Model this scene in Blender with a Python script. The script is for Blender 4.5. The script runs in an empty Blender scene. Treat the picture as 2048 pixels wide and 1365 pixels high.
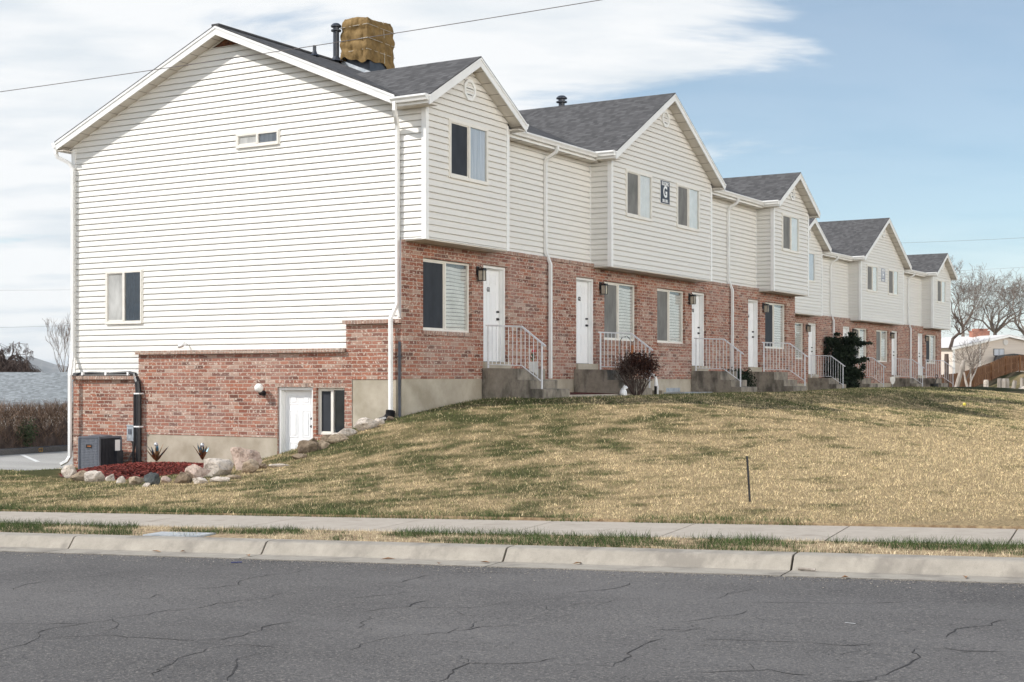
import bpy, math, random
import numpy as np
from mathutils import Matrix, Vector
random.seed(7); rng = np.random.default_rng(11)
S = bpy.context.scene; COL = S.collection; R = math.radians

# ------------------------------------------------------------------ camera frame (eye is the origin of heights)
F = 2844.0; HZ = 760.0
RX, RY = .8562, .5166; FX, FY = -.5166, .8562
CX, CY = 2.176*RX-28*FX, 2.176*RY-28*FY
def at(u, v, b):
    a = (u-1024)/F*b
    return (CX+a*RX+b*FX, CY+a*RY+b*FY, (HZ-v)*b/F)

# ------------------------------------------------------------------ object helpers
def tag(o, label, cat, group=None, kind=None):
    o['label'] = label; o['category'] = cat
    if group: o['group'] = group
    if kind: o['kind'] = kind
    return o
def empty(name, loc=(0, 0, 0), rz=0.0):
    o = bpy.data.objects.new(name, None); COL.objects.link(o)
    o.location = loc; o.rotation_euler = (0, 0, rz); o.empty_display_size = .2
    return o
def copy_tree(o, parent=None):
    c = o.copy(); COL.objects.link(c)
    if parent: c.parent = parent
    for ch in list(o.children): copy_tree(ch, c)
    return c

class MB:
    """collects faces and links them as one mesh object"""
    def __init__(s, T=None): s.v = []; s.f = []; s.uv = []; s.mi = []; s.T = T
    def face(s, pts, uv=None, m=0):
        pts = [tuple(p) for p in pts]
        if uv is None:
            a, b, c = [Vector(p) for p in pts[:3]]
            n = (b-a).cross(c-a)
            ax, ay, az = abs(n.x), abs(n.y), abs(n.z)
            if ax >= ay and ax >= az: uv = [(p[1], p[2]) for p in pts]
            elif ay >= az: uv = [(p[0], p[2]) for p in pts]
            else: uv = [(p[0], p[1]) for p in pts]
        i = len(s.v); s.v += [s.T(p) for p in pts] if s.T else pts
        s.f.append(tuple(range(i, i+len(pts)))); s.uv += uv; s.mi.append(m)
    def box(s, x0, x1, y0, y1, z0, z1, m=0):
        p = [(x, y, z) for z in (z0, z1) for y in (y0, y1) for x in (x0, x1)]
        for q in ((0, 2, 3, 1), (4, 5, 7, 6), (0, 1, 5, 4), (1, 3, 7, 5), (3, 2, 6, 7), (2, 0, 4, 6)):
            s.face([p[k] for k in q], None, m)
    def prism(s, poly, f0, f1, m=0):
        """poly: list of 2d points; f0/f1 map a 2d point to 3d at both ends"""
        a = [f0(p) for p in poly]; b = [f1(p) for p in poly]; n = len(poly)
        s.face(a[::-1], None, m); s.face(b, None, m)
        for i in range(n):
            j = (i+1) % n; s.face([a[i], a[j], b[j], b[i]], None, m)
    def tube(s, path, r, n=6, m=0, cap=True, rot=0.0):
        P = [Vector(p) for p in path]
        rr = r if isinstance(r, (list, tuple)) else [r]*len(P)
        rings = []
        up = Vector((0, 0, 1)); prev = None
        for i, p in enumerate(P):
            d = (P[min(i+1, len(P)-1)]-P[max(i-1, 0)])
            if d.length < 1e-9: d = Vector((0, 0, 1))
            d.normalize()
            if prev is None:
                ref = Vector((1, 0, 0)) if abs(d.z) > .9 else up
                x = d.cross(ref).normalized()
            else:
                x = (prev-d*prev.dot(d))
                x = x.normalized() if x.length > 1e-6 else d.orthogonal().normalized()
            prev = x; y = d.cross(x)
            rings.append([tuple(p+(x*math.cos(rot+2*math.pi*k/n)+y*math.sin(rot+2*math.pi*k/n))*rr[i]) for k in range(n)])
        for i in range(len(rings)-1):
            for k in range(n):
                j = (k+1) % n; s.face([rings[i][k], rings[i][j], rings[i+1][j], rings[i+1][k]], None, m)
        if cap:
            s.face(rings[0][::-1], None, m); s.face(rings[-1], None, m)
    def lathe(s, prof, c=(0, 0, 0), n=16, m=0):
        for i in range(len(prof)-1):
            (r0, z0), (r1, z1) = prof[i], prof[i+1]
            for k in range(n):
                a0, a1 = 2*math.pi*k/n, 2*math.pi*(k+1)/n
                q = [(c[0]+r0*math.cos(a0), c[1]+r0*math.sin(a0), c[2]+z0), (c[0]+r0*math.cos(a1), c[1]+r0*math.sin(a1), c[2]+z0),
                     (c[0]+r1*math.cos(a1), c[1]+r1*math.sin(a1), c[2]+z1), (c[0]+r1*math.cos(a0), c[1]+r1*math.sin(a0), c[2]+z1)]
                if r0 < 1e-6: q = [q[0], q[2], q[3]]
                elif r1 < 1e-6: q = q[:3]
                s.face(q, None, m)
    def build(s, name, mats, parent=None, smooth=False):
        me = bpy.data.meshes.new(name); me.from_pydata(s.v, [], s.f)
        ul = me.uv_layers.new(name='UVMap'); ul.data.foreach_set('uv', [c for p in s.uv for c in p])
        for mt in (mats if isinstance(mats, (list, tuple)) else [mats]): me.materials.append(mt)
        me.polygons.foreach_set('material_index', s.mi)
        if smooth: me.polygons.foreach_set('use_smooth', [True]*len(s.f))
        me.update()
        o = bpy.data.objects.new(name, me); COL.objects.link(o)
        if parent: o.parent = parent
        return o

def raw_mesh(name, v, f, mat, cols=None, smooth=False):
    me = bpy.data.meshes.new(name); v = np.asarray(v, np.float32); f = np.asarray(f, np.int32)
    k = f.shape[1]
    me.vertices.add(len(v)); me.vertices.foreach_set('co', v.ravel())
    me.loops.add(f.size); me.loops.foreach_set('vertex_index', f.ravel())
    me.polygons.add(len(f)); me.polygons.foreach_set('loop_start', np.arange(0, f.size, k, dtype=np.int32))
    if smooth: me.polygons.foreach_set('use_smooth', np.ones(len(f), bool))
    me.update(calc_edges=True); me.materials.append(mat)
    if cols is not None:
        ca = me.color_attributes.new('Col', 'FLOAT_COLOR', 'POINT')
        c4 = np.ones((len(v), 4), np.float32); c4[:, :3] = cols
        ca.data.foreach_set('color', c4.ravel())
    o = bpy.data.objects.new(name, me); COL.objects.link(o)
    return o

# ------------------------------------------------------------------ materials
class NT:
    def __init__(s, name):
        s.m = bpy.data.materials.new(name); s.m.use_nodes = True; s.t = s.m.node_tree
        s.b = s.t.nodes['Principled BSDF']; s.out = s.t.nodes['Material Output']
    def n(s, typ, **k):
        nd = s.t.nodes.new(typ)
        for a, b in k.items(): setattr(nd, a, b)
        return nd
    def l(s, a, b): s.t.links.new(a, b)
    def math(s, op, a, b=None, c=None):
        nd = s.n('ShaderNodeMath', operation=op)
        for i, x in enumerate((a, b, c)):
            if x is None: continue
            if isinstance(x, (int, float)): nd.inputs[i].default_value = x
            else: s.l(x, nd.inputs[i])
        return nd.outputs[0]
    def noise(s, vec, scale, detail=4, rough=.6):
        nd = s.n('ShaderNodeTexNoise'); nd.inputs['Scale'].default_value = scale
        nd.inputs['Detail'].default_value = detail; nd.inputs['Roughness'].default_value = rough
        if vec is not None: s.l(vec, nd.inputs['Vector'])
        return nd.outputs['Fac']
    def ramp(s, fac, stops, interp='LINEAR'):
        nd = s.n('ShaderNodeValToRGB'); nd.color_ramp.interpolation = interp; e = nd.color_ramp.elements
        while len(e) < len(stops): e.new(.5)
        for i, (p, c) in enumerate(stops):
            e[i].position = p; e[i].color = (*c, 1) if len(c) == 3 else c
        s.l(fac, nd.inputs[0]); return nd.outputs[0]
    def mix(s, fac, a, b, blend='MIX'):
        nd = s.n('ShaderNodeMix', data_type='RGBA', blend_type=blend)
        for sock, x in ((nd.inputs[0], fac), (nd.inputs[6], a), (nd.inputs[7], b)):
            if isinstance(x, (int, float)): sock.default_value = x
            elif isinstance(x, tuple): sock.default_value = (*x, 1)
            else: s.l(x, sock)
        return nd.outputs[2]
    def bump(s, h, strength=.5, dist=.01):
        nd = s.n('ShaderNodeBump'); nd.inputs['Strength'].default_value = strength; nd.inputs['Distance'].default_value = dist
        s.l(h, nd.inputs['Height']); s.l(nd.outputs[0], s.b.inputs['Normal'])
    def pos(s, scale=None):
        g = s.n('ShaderNodeNewGeometry').outputs['Position']
        if scale:
            mp = s.n('ShaderNodeMapping'); mp.inputs['Scale'].default_value = scale; s.l(g, mp.inputs['Vector']); return mp.outputs[0]
        return g
    def base(s, c):
        if isinstance(c, tuple): s.b.inputs['Base Color'].default_value = (*c, 1)
        else: s.l(c, s.b.inputs['Base Color'])
    def rough(s, r, spec=.5):
        s.b.inputs['Roughness'].default_value = r; s.b.inputs['Specular IOR Level'].default_value = spec

def noisy(name, c1, c2, scale=3., rough=.6, bump=0., bscale=60., detail=5, spec=.4, lo=.35, hi=.65, stretch=None, metal=0.):
    t = NT(name); p = t.pos(stretch)
    t.base(t.ramp(t.noise(p, scale, detail), [(lo, c1), (hi, c2)])); t.rough(rough, spec)
    t.b.inputs['Metallic'].default_value = metal
    if bump: t.bump(t.noise(p, bscale, 3), bump, .01)
    return t.m

def brick_mat(name, bw, bh, stops, mortar, mw, half=.5, sw=True):
    t = NT(name); uv = t.n('ShaderNodeUVMap').outputs[0]
    sp = t.n('ShaderNodeSeparateXYZ'); t.l(uv, sp.inputs[0])
    v = t.math('DIVIDE', sp.outputs[1], bh); row = t.math('FLOOR', v)
    odd = t.math('FLOORED_MODULO', row, 2.0)
    u = t.math('ADD', t.math('DIVIDE', sp.outputs[0], bw), t.math('MULTIPLY', odd, half)); col = t.math('FLOOR', u)
    fu, fv = t.math('SUBTRACT', u, col), t.math('SUBTRACT', v, row)
    cv = t.n('ShaderNodeCombineXYZ'); t.l(col, cv.inputs[0]); t.l(row, cv.inputs[1])
    wn = t.n('ShaderNodeTexWhiteNoise', noise_dimensions='2D'); t.l(cv.outputs[0], wn.inputs['Vector'])
    colr = t.ramp(wn.outputs['Value'], stops)
    # mottled face inside each brick, offset per brick so that no two match
    off = t.n('ShaderNodeVectorMath', operation='ADD'); sc = t.n('ShaderNodeVectorMath', operation='SCALE'); sc.inputs['Scale'].default_value = 3.7
    t.l(cv.outputs[0], sc.inputs[0]); t.l(uv, off.inputs[0]); t.l(sc.outputs[0], off.inputs[1])
    n1 = t.noise(off.outputs[0], 16, 3, .6); n2 = t.noise(off.outputs[0], 17, 2, .5)
    colr = t.mix(t.ramp(n1, [(.35, (0, 0, 0)), (.75, (.7, .7, .7))]), colr, t.mix(.5, colr, (.10, .055, .045)))
    if sw: colr = t.mix(t.ramp(n2, [(.575, (0, 0, 0)), (.65, (.75, .75, .75))]), colr, (.64, .54, .46))
    big = t.noise(t.pos(), .8, 3); colr = t.mix(t.ramp(big, [(.4, (0, 0, 0)), (.7, (.22, .22, .22))]), colr, (.50, .40, .36))
    mu = t.math('MINIMUM', fu, t.math('SUBTRACT', 1., fu)); mv = t.math('MINIMUM', fv, t.math('SUBTRACT', 1., fv))
    e = t.math('MINIMUM', t.math('MULTIPLY', mu, bw), t.math('MULTIPLY', mv, bh))
    mk = t.ramp(t.math('DIVIDE', e, mw), [(.35, (0, 0, 0)), (.65, (1, 1, 1))])
    t.base(t.mix(mk, mortar, colr)); t.rough(.85, .2)
    h = t.math('ADD', t.math('MULTIPLY', mk, .8), t.math('MULTIPLY', n1, .35)); t.bump(h, .7, .012)
    return t.m

M = {}
BR = [(0, (.13, .058, .043)), (.12, (.22, .085, .060)), (.34, (.30, .115, .075)), (.55, (.375, .15, .094)), (.70, (.26, .115, .083)), (.85, (.37, .20, .145)), (1., (.44, .31, .25))]
M['brick'] = brick_mat('brick', .25, .0777, BR, (.47, .41, .345), .0115)
M['rowlock'] = brick_mat('rowlock_brick', .0777, .6, [(p_, (c_[0]*.72+.10, c_[1]*.72+.10, c_[2]*.72+.085)) for p_, c_ in BR], (.46, .40, .34), .010, 0.)
def shingle(name, c):
    t = NT(name); uv = t.n('ShaderNodeUVMap').outputs[0]
    sp = t.n('ShaderNodeSeparateXYZ'); t.l(uv, sp.inputs[0])
    v = t.math('DIVIDE', sp.outputs[1], .125); row = t.math('FLOOR', v)
    wr = t.n('ShaderNodeTexWhiteNoise', noise_dimensions='1D'); t.l(row, wr.inputs['W'])
    u = t.math('ADD', t.math('DIVIDE', sp.outputs[0], .125), t.math('MULTIPLY', wr.outputs[0], 7.)); col = t.math('FLOOR', u)
    cv = t.n('ShaderNodeCombineXYZ'); t.l(col, cv.inputs[0]); t.l(row, cv.inputs[1])
    wn = t.n('ShaderNodeTexWhiteNoise', noise_dimensions='2D'); t.l(cv.outputs[0], wn.inputs['Vector'])
    cc = t.ramp(wn.outputs['Value'], [(0, tuple(x*.66 for x in c)), (.5, c), (1, tuple(x*1.4 for x in c))])
    g = t.noise(t.pos(), 120, 2); cc = t.mix(t.ramp(g, [(.4, (0, 0, 0)), (.8, (.6, .6, .6))]), cc, tuple(x*2 for x in c))
    lg = t.noise(t.pos(), .9, 3); cc = t.mix(t.ramp(lg, [(.4, (0, 0, 0)), (.7, (.15, .15, .15))]), cc, tuple(x*.7 for x in c))
    fv = t.math('SUBTRACT', v, row); edge = t.ramp(fv, [(0, (0, 0, 0)), (.14, (1, 1, 1))])
    t.base(t.mix(edge, tuple(x*.35 for x in c), cc)); t.rough(.92, .15)
    hh = t.math('ADD', t.math('SUBTRACT', 1., fv), t.math('MULTIPLY', wn.outputs['Value'], .5)); t.bump(hh, .8, .012)
    return t.m
M['shingle'] = shingle('asphalt_shingle', (.080, .079, .081))
M['shingle_grey'] = shingle('grey_shingle', (.23, .245, .25))

def siding_mat(name, c):
    t = NT(name); p = t.pos()
    cc = t.mix(t.ramp(t.noise(t.pos((.15, .15, 8.)), 1.2, 3), [(.4, (0, 0, 0)), (.6, (.5, .5, .5))]), c, tuple(x*.93 for x in c))
    d = t.noise(t.pos((2.5, 2.5, .35)), 1.0, 5, .65)
    cc = t.mix(t.ramp(d, [(.58, (0, 0, 0)), (.85, (.14, .14, .14))]), cc, (.50, .45, .38))
    t.base(cc); t.rough(.45, .35); t.bump(t.noise(t.pos((3, 3, 40)), 3, 2), .06, .01); return t.m
M['siding'] = siding_mat('vinyl_siding', (.715, .70, .665))
M['trim'] = noisy('white_trim', (.74, .74, .73), (.82, .82, .81), 2, .4, .02, 30)
M['soffit'] = noisy('soffit_panel', (.60, .56, .50), (.70, .66, .60), 2.5, .5, .02, 30)
M['frame'] = noisy('almond_window_frame', (.70, .67, .61), (.76, .73, .68), 5, .4)
M['door'] = noisy('white_door_paint', (.76, .77, .78), (.82, .82, .83), 1.5, .35)
M['rail'] = noisy('white_rail_paint', (.66, .67, .70), (.78, .78, .80), 9, .4, .05, 80)
M['black'] = noisy('black_metal', (.012, .012, .014), (.025, .025, .028), 8, .4)
M['pipe'] = noisy('dark_pipe', (.025, .03, .04), (.05, .055, .07), 6, .4)
M['osb'] = noisy('bare_sheathing', (.06, .022, .012), (.22, .085, .04), 14, .8, .2, 50)
M['found'] = noisy('foundation_concrete', (.31, .27, .205), (.46, .41, .335), 1.6, .9, .25, 45, 7)
def stained(name, c1, c2, dark, thr):
    t = NT(name); p = t.pos()
    cc = t.ramp(t.noise(p, 5, 6, .7), [(.3, c1), (.7, c2)])
    st = t.noise(t.pos((1.6, 1.6, .7)), 1.7, 5, .65)
    cc = t.mix(t.ramp(st, [(thr-.03, (0, 0, 0)), (thr+.12, (.75, .75, .75))]), cc, dark)
    sp = t.noise(p, 190, 2); cc = t.mix(t.ramp(sp, [(.55, (0, 0, 0)), (.75, (.5, .5, .5))]), cc, tuple(x*.5 for x in c1))
    t.base(cc); t.rough(.9, .2); t.bump(t.noise(p, 120, 3), .25, .01); return t.m
M['steps'] = stained('step_concrete', (.20, .175, .14), (.34, .30, .25), (.055, .05, .045), .5)
M['sidewalk'] = stained('sidewalk_concrete', (.365, .32, .27), (.45, .40, .34), (.29, .25, .205), .60)
M['kerb'] = stained('kerb_concrete', (.285, .26, .222), (.385, .35, .30), (.21, .19, .165), .53)
def asphalt(name, c1, c2, agg):
    t = NT(name); p = t.pos()
    cc = t.ramp(t.noise(p, .45, 6, .65), [(.3, c1), (.7, c2)])
    a = t.noise(p, 55, 3, .8); cc = t.mix(t.ramp(a, [(.52, (0, 0, 0)), (.70, (.9, .9, .9))]), cc, agg)
    a2 = t.noise(p, 34, 3, .8); cc = t.mix(t.ramp(a2, [(.54, (0, 0, 0)), (.70, (.9, .9, .9))]), cc, tuple(x*.35 for x in c1))
    w = t.noise(t.pos((.10, .8, 1)), 1.0, 5); cc = t.mix(t.ramp(w, [(.45, (0, 0, 0)), (.75, (.35, .35, .35))]), cc, tuple(x*1.5 for x in c2))
    t.base(cc); t.rough(.85, .25); t.bump(t.noise(p, 70, 3, .7), .6, .012); return t.m
M['asphalt'] = asphalt('asphalt', (.074, .070, .069), (.128, .121, .117), (.30, .275, .245))
M['lot'] = asphalt('parking_asphalt', (.30, .29, .27), (.38, .37, .35), (.48, .46, .44))
M['crack'] = noisy('crack_dark', (.018, .016, .016), (.055, .051, .049), 9, .9)  # dark tone of the road cracks
M['paint'] = noisy('road_paint', (.62, .62, .60), (.75, .75, .73), 8, .6)
M['orange_paint'] = noisy('orange_paint', (.55, .30, .04), (.62, .36, .06), 8, .6)
M['thatch'] = noisy('dry_thatch', (.20, .13, .075), (.42, .32, .19), 14, .95, .6, 60)
M['dirt'] = noisy('bare_soil', (.16, .115, .08), (.28, .22, .16), 9, .95, .5, 50)
def vcol(name, rough=.8, trans=0.):
    t = NT(name); a = t.n('ShaderNodeVertexColor'); a.layer_name = 'Col'
    t.base(a.outputs[0]); t.rough(rough, .2)
    return t.m
M['grass'] = vcol('grass_blade', .7)
def lawnmat():
    t = NT('lawn_thatch'); a = t.n('ShaderNodeVertexColor'); a.layer_name = 'Col'
    n = t.noise(t.pos(), 38, 4, .75)
    t.base(t.mix(1., a.outputs[0], t.ramp(n, [(.35, (.3, .3, .3)), (.65, (1.5, 1.4, 1.3))]), 'MULTIPLY')); t.rough(.95, .1)
    t.bump(t.noise(t.pos(), 60, 3), .9, .03); return t.m
M['lawn'] = lawnmat()
def glass():
    t = NT('window_glass'); tr = t.n('ShaderNodeBsdfTransparent'); tr.inputs[0].default_value = (.94, .95, .95, 1)
    gl = t.n('ShaderNodeBsdfGlossy'); gl.inputs['Roughness'].default_value = .03; gl.inputs['Color'].default_value = (.9, .95, 1, 1)
    nb = t.n('ShaderNodeBump'); nb.inputs['Strength'].default_value = .05; nb.inputs['Distance'].default_value = .05
    t.l(t.noise(t.pos(), 1.3, 1), nb.inputs['Height']); t.l(nb.outputs[0], gl.inputs['Normal'])
    fr = t.n('ShaderNodeFresnel'); fr.inputs[0].default_value = 1.5
    mx = t.n('ShaderNodeMixShader'); t.l(t.math('MINIMUM', t.math('ADD', t.math('MULTIPLY', fr.outputs[0], 1.4), .02), 1.), mx.inputs[0]); t.l(tr.outputs[0], mx.inputs[1]); t.l(gl.outputs[0], mx.inputs[2])
    t.l(mx.outputs[0], t.out.inputs['Surface']); return t.m
M['glass'] = glass()
def screen(name, c):
    t = NT(name); n = t.noise(t.pos((1, 1, .4)), 5, 3)
    t.base(t.ramp(n, [(.3, tuple(x*.75 for x in c)), (.7, tuple(x*1.25 for x in c))])); t.rough(.6, .3); return t.m
M['screen_dark'] = screen('dark_insect_screen', (.028, .032, .040))
M['screen_grey'] = screen('grey_insect_screen', (.17, .168, .16))
M['screen_light'] = screen('pale_insect_screen', (.42, .42, .41))
M['blind'] = noisy('window_blind', (.66, .65, .62), (.78, .77, .74), 4, .6)
M['sheer'] = noisy('sheer_curtain', (.42, .45, .50), (.62, .64, .67), 3, .8, stretch=(9, 9, .3))
M['shade_backing'] = noisy('shade_backing', (.02, .028, .036), (.05, .062, .075), 2, .5)
M['bluecloth'] = noisy('blue_cloth', (.05, .08, .12), (.12, .17, .22), 20, .8)
M['cable'] = noisy('cable_sheath', (.10, .09, .09), (.17, .15, .15), 3, .6)
M['galv'] = noisy('galvanised_metal', (.38, .42, .46), (.60, .63, .66), 8, .4, metal=.5)
M['lampglass'] = noisy('lamp_glass', (.30, .26, .20), (.46, .41, .33), 6, .15)
M['shield'] = noisy('pale_shield', (.6, .58, .54), (.68, .66, .62), 6, .4)
M['globe'] = noisy('white_globe', (.80, .80, .78), (.84, .84, .82), 2, .15)
M['navy'] = noisy('navy_sign_face', (.022, .026, .042), (.028, .032, .05), 4, .4)
M['signgrey'] = noisy('grey_sign_face', (.20, .22, .28), (.24, .26, .32), 4, .4)
M['white'] = noisy('white_plastic', (.76, .76, .76), (.82, .82, .82), 4, .4)
M['tan'] = noisy('tan_plastic', (.42, .38, .31), (.5, .46, .38), 4, .5)
M['orange'] = noisy('orange_plastic', (.34, .11, .03), (.42, .15, .04), 4, .4)
M['red'] = noisy('red_plastic', (.5, .04, .05), (.6, .06, .06), 4, .4)
M['green'] = noisy('green_leaf', (.03, .09, .03), (.06, .14, .05), 9, .6)
def tarpm():
    t = NT('canvas_tarp'); p = t.pos()
    c = t.ramp(t.noise(p, 6, 6, .65), [(.3, (.125, .078, .030)), (.55, (.215, .14, .057)), (.75, (.30, .205, .095))])
    t.base(c); t.rough(.85, .2); t.bump(t.noise(t.pos((1, 1, .45)), 9, 5, .6), .55, .05); return t.m
M['tarp'] = tarpm()
def rockm(name, c1, c2, c3):
    t = NT(name); p = t.pos()
    c = t.ramp(t.noise(p, 4.5, 7, .7), [(.3, c1), (.5, c2), (.72, c3)])
    v2 = t.noise(p, 14, 5, .75); c = t.mix(t.ramp(v2, [(.5, (0, 0, 0)), (.66, (.75, .75, .75))]), c, tuple(x*.45 for x in c1)); t.base(c); t.rough(.9, .2); t.bump(t.noise(p, 22, 5, .7), .9, .05); return t.m
M['rock_pale'] = rockm('pale_quartzite', (.36, .30, .25), (.62, .55, .48), (.72, .65, .58))
M['rock_pink'] = rockm('pinkish_rock', (.34, .24, .19), (.58, .45, .38), (.68, .55, .47))
M['rock_tan'] = rockm('tan_rock', (.24, .18, .12), (.42, .33, .24), (.54, .45, .34))
M['rock_dark'] = rockm('dark_rock', (.05, .055, .06), (.10, .11, .11), (.18, .18, .17))
M['rock_brown'] = rockm('brown_rock', (.09, .065, .045), (.20, .15, .105), (.32, .25, .18))
M['mulch'] = noisy('red_mulch', (.045, .010, .010), (.13, .028, .022), 26, .85, .8, 60)
M['chip'] = vcol('mulch_chip', .8)
M['bark'] = noisy('pale_grey_bark', (.12, .095, .08), (.25, .21, .18), 3, .9, .3, 20)
M['barkdark'] = noisy('dark_bark', (.055, .038, .032), (.13, .095, .08), 3, .9, .3, 20)
M['barkwhite'] = noisy('white_bark', (.36, .32, .28), (.52, .47, .43), 6, .8)
M['twig'] = noisy('bare_twig', (.10, .07, .055), (.20, .15, .12), 5, .9)
M['hedge'] = vcol('hedge_twig', .9)
M['needle'] = vcol('evergreen_foliage', .75)
M['bush'] = vcol('dry_bush_leaf', .8)
def woodm():
    t = NT('fence_wood'); c = t.ramp(t.noise(t.pos((1, 1, .25)), 1.8, 5, .7), [(.3, (.075, .032, .016)), (.5, (.19, .09, .042)), (.7, (.33, .20, .115))])
    t.base(c); t.rough(.85, .2); return t.m
M['wood'] = woodm()
M['woodgrey'] = noisy('weathered_wood', (.22, .19, .16), (.40, .36, .32), 3, .9, .4, 25, stretch=(3, 3, .5))
M['ac'] = noisy('ac_grey_paint', (.085, .095, .115), (.115, .125, .15), 5, .4)
M['acfin'] = noisy('ac_fin', (.20, .22, .26), (.30, .32, .37), 40, .35, metal=.4)
M['acdark'] = noisy('ac_dark', (.02, .022, .028), (.04, .042, .05), 5, .45)
M['house'] = noisy('pinkish_siding', (.58, .51, .45), (.66, .59, .52), 1, .6, stretch=(.2, .2, 4))
M['roofwhite'] = noisy('pale_roof', (.60, .58, .56), (.70, .68, .66), 1, .7)  # pale roofing tone of the far house, shared by its gable vent
M['chimney'] = brick_mat('chimney_brick', .22, .075, [(0, (.30, .09, .05)), (1, (.46, .17, .10))], (.4, .32, .27), .011, .5, False)
M['mount'] = noisy('mountain_slope', (.10, .105, .10), (.22, .20, .18), .002, .95)
M['ground'] = noisy('far_ground', (.16, .14, .09), (.26, .22, .14), .05, .95)
M['blue'] = noisy('blue_pen', (.03, .035, .11), (.04, .05, .16), 9, .3)
M['agave'] = noisy('painted_metal', (.14, .075, .035), (.30, .18, .10), 14, .35, metal=.6)
M['agaveblue'] = noisy('blue_painted_metal', (.05, .13, .20), (.14, .26, .34), 14, .35, metal=.6)

# ------------------------------------------------------------------ street frame and terrain
EX, EY = .9906, .1369; NX, NY = -.1369, .9906; OX, OY, OZ = 10.08, -12.49, -1.6; SL = .0229
def st(s, n, dz=0.):
    return (OX+s*EX+n*NX, OY+s*EY+n*NY, OZ+SL*s+dz)
def road_at(u, v, dz=.002):
    """point of the road plane seen at a photo pixel"""
    p = None; lo, hi = 2., 60.
    for _ in range(50):
        m = (lo+hi)/2; x, y, z = at(u, v, m)
        s = (x-OX)*EX+(y-OY)*EY
        if z > OZ+SL*s: lo = m
        else: hi = m
    x, y, z = at(u, v, lo); return (x, y, z+dz)

CP = []
for s in range(-40, 64, 6): CP.append(st(s, 2.74, .165))
CP += [(-9.6, -.45, -2.03), (-8.2, -.5, -2.0), (-5.5, -.6, -1.92), (-3.4, -.5, -1.80), (-2.3, -.45, -1.47), (-1.0, -.4, -1.0), (.15, -.35, -.75),
       (-1.6, -1.6, -1.42), (.1, -1.6, -1.0), (.8, -.6, -.72), (2.2, .1, -.66), (3.6, 1.2, -.60),
       (.35, 1.2, -.54), (.4, 2.5, -.40), (1.6, 2.2, -.42), (2.2, 2.9, -.43), (1.6, 5., -.38), (1.6, 9., -.375), (1.6, 13., -.37), (1.6, 18., -.36), (1.6, 22., -.36),
       (3.6, 3.6, -.42), (3.8, 7., -.42), (3.8, 12., -.42), (3.6, 18., -.42), (3.2, 24., -.41), (0, 27., -.36), (-1.6, 33., -.37), (-1.3, 39., -.38), (-1.2, 45., -.39), (-1., 51., -.42),
       (5.2, 4.3, -.51), (6.5, 7.5, -.66), (6.2, 12., -.70), (7.9, 17.2, -1.08), (6.6, 24., -.80), (5., 32., -.70), (3.5, 42., -.66), (2.5, 52., -.66),
       (-3.4, -4.2, -1.9), (-6., -4., -1.98), (-8.5, -3., -2.0), (-2., -6., -1.74), (2., -5.5, -1.45), (6., -5., -1.28), (10., -4., -1.22), (4.5, -2., -1.03), (7.2, 0., -.98), (10., 3., -1.05), (14., 0., -1.2),
       (11., 10., -1.12), (16., 10., -1.25), (13., 20., -1.3), (22., 15., -1.3), (30., 5., -1.0), (12., 34., -1.15), (18., 30., -1.3), (9., 48., -1.0),
       (-14., -2., -2.12), (-22., -2., -2.25), (-12., 5., -2.2), (-18., 12., -2.2), (-30., 10., -2.4), (-14., 22., -2.3), (-12., 45., -2.0), (-5., 15., -1.8), (-5., 40., -1.2)]
CP += [at(*q) for q in ((1890, 786, 88), (1960, 786, 92), (2045, 800, 75), (2120, 800, 75), (2010, 778, 96), (2060, 772, 100), (1900, 781, 112), (1950, 775, 118), (1980, 765, 124), (2010, 751, 131), (2036, 742, 138), (2100, 744, 136), (2200, 744, 136), (1960, 757, 160), (2100, 740, 170), (1880, 770, 180), (1700, 775, 160), (2300, 770, 90), (2000, 750, 230), (2300, 735, 230), (1700, 768, 240))]
CP += [(-80, 60, -3), (-60, 150, -3), (-120, 100, -3.5), (120, 40, 1.), (150, 120, 3.)]
CPA = np.array(CP); CC2 = 2.0**2
_d = np.sqrt(((CPA[:, None, :2]-CPA[None, :, :2])**2).sum(-1)+CC2)
_n = len(CPA); _A = np.zeros((_n+3, _n+3)); _A[:_n, :_n] = _d-np.eye(_n)*.03
_A[:_n, _n] = _A[_n, :_n] = 1; _A[:_n, _n+1] = _A[_n+1, :_n] = CPA[:, 0]; _A[:_n, _n+2] = _A[_n+2, :_n] = CPA[:, 1]
_w = np.linalg.solve(_A, np.concatenate([CPA[:, 2], [0, 0, 0]]))
def terr(x, y):
    x = np.asarray(x, float); y = np.asarray(y, float); sh = x.shape; x = x.ravel(); y = y.ravel(); out = np.empty(len(x))
    for i in range(0, len(x), 20000):
        xx, yy = x[i:i+20000], y[i:i+20000]
        d = np.sqrt((xx[:, None]-CPA[None, :, 0])**2+(yy[:, None]-CPA[None, :, 1])**2+CC2)
        out[i:i+20000] = d@_w[:_n]+_w[_n]+_w[_n+1]*xx+_w[_n+2]*yy
    return out.reshape(sh)
def tz(x, y): return float(terr(np.array([x]), np.array([y]))[0])
def gnd(u, v, b0=12.5, b1=220.):
    """terrain point seen at a photo pixel"""
    bs = np.concatenate([np.arange(b0, 70, .15), np.arange(70, b1, 1.)]); a = (u-1024)/F*bs
    x = CX+a*RX+bs*FX; y = CY+a*RY+bs*FY; z = (HZ-v)*bs/F
    d = z-terr(x, y); k = np.where(d < 0)[0]
    i = k[0] if len(k) else len(bs)-1
    if i > 0 and len(k):
        t = d[i-1]/(d[i-1]-d[i]); b = bs[i-1]+t*(bs[i]-bs[i-1])
    else: b = bs[i]
    p = at(u, v, b); return (p[0], p[1], tz(p[0], p[1]))

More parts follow.
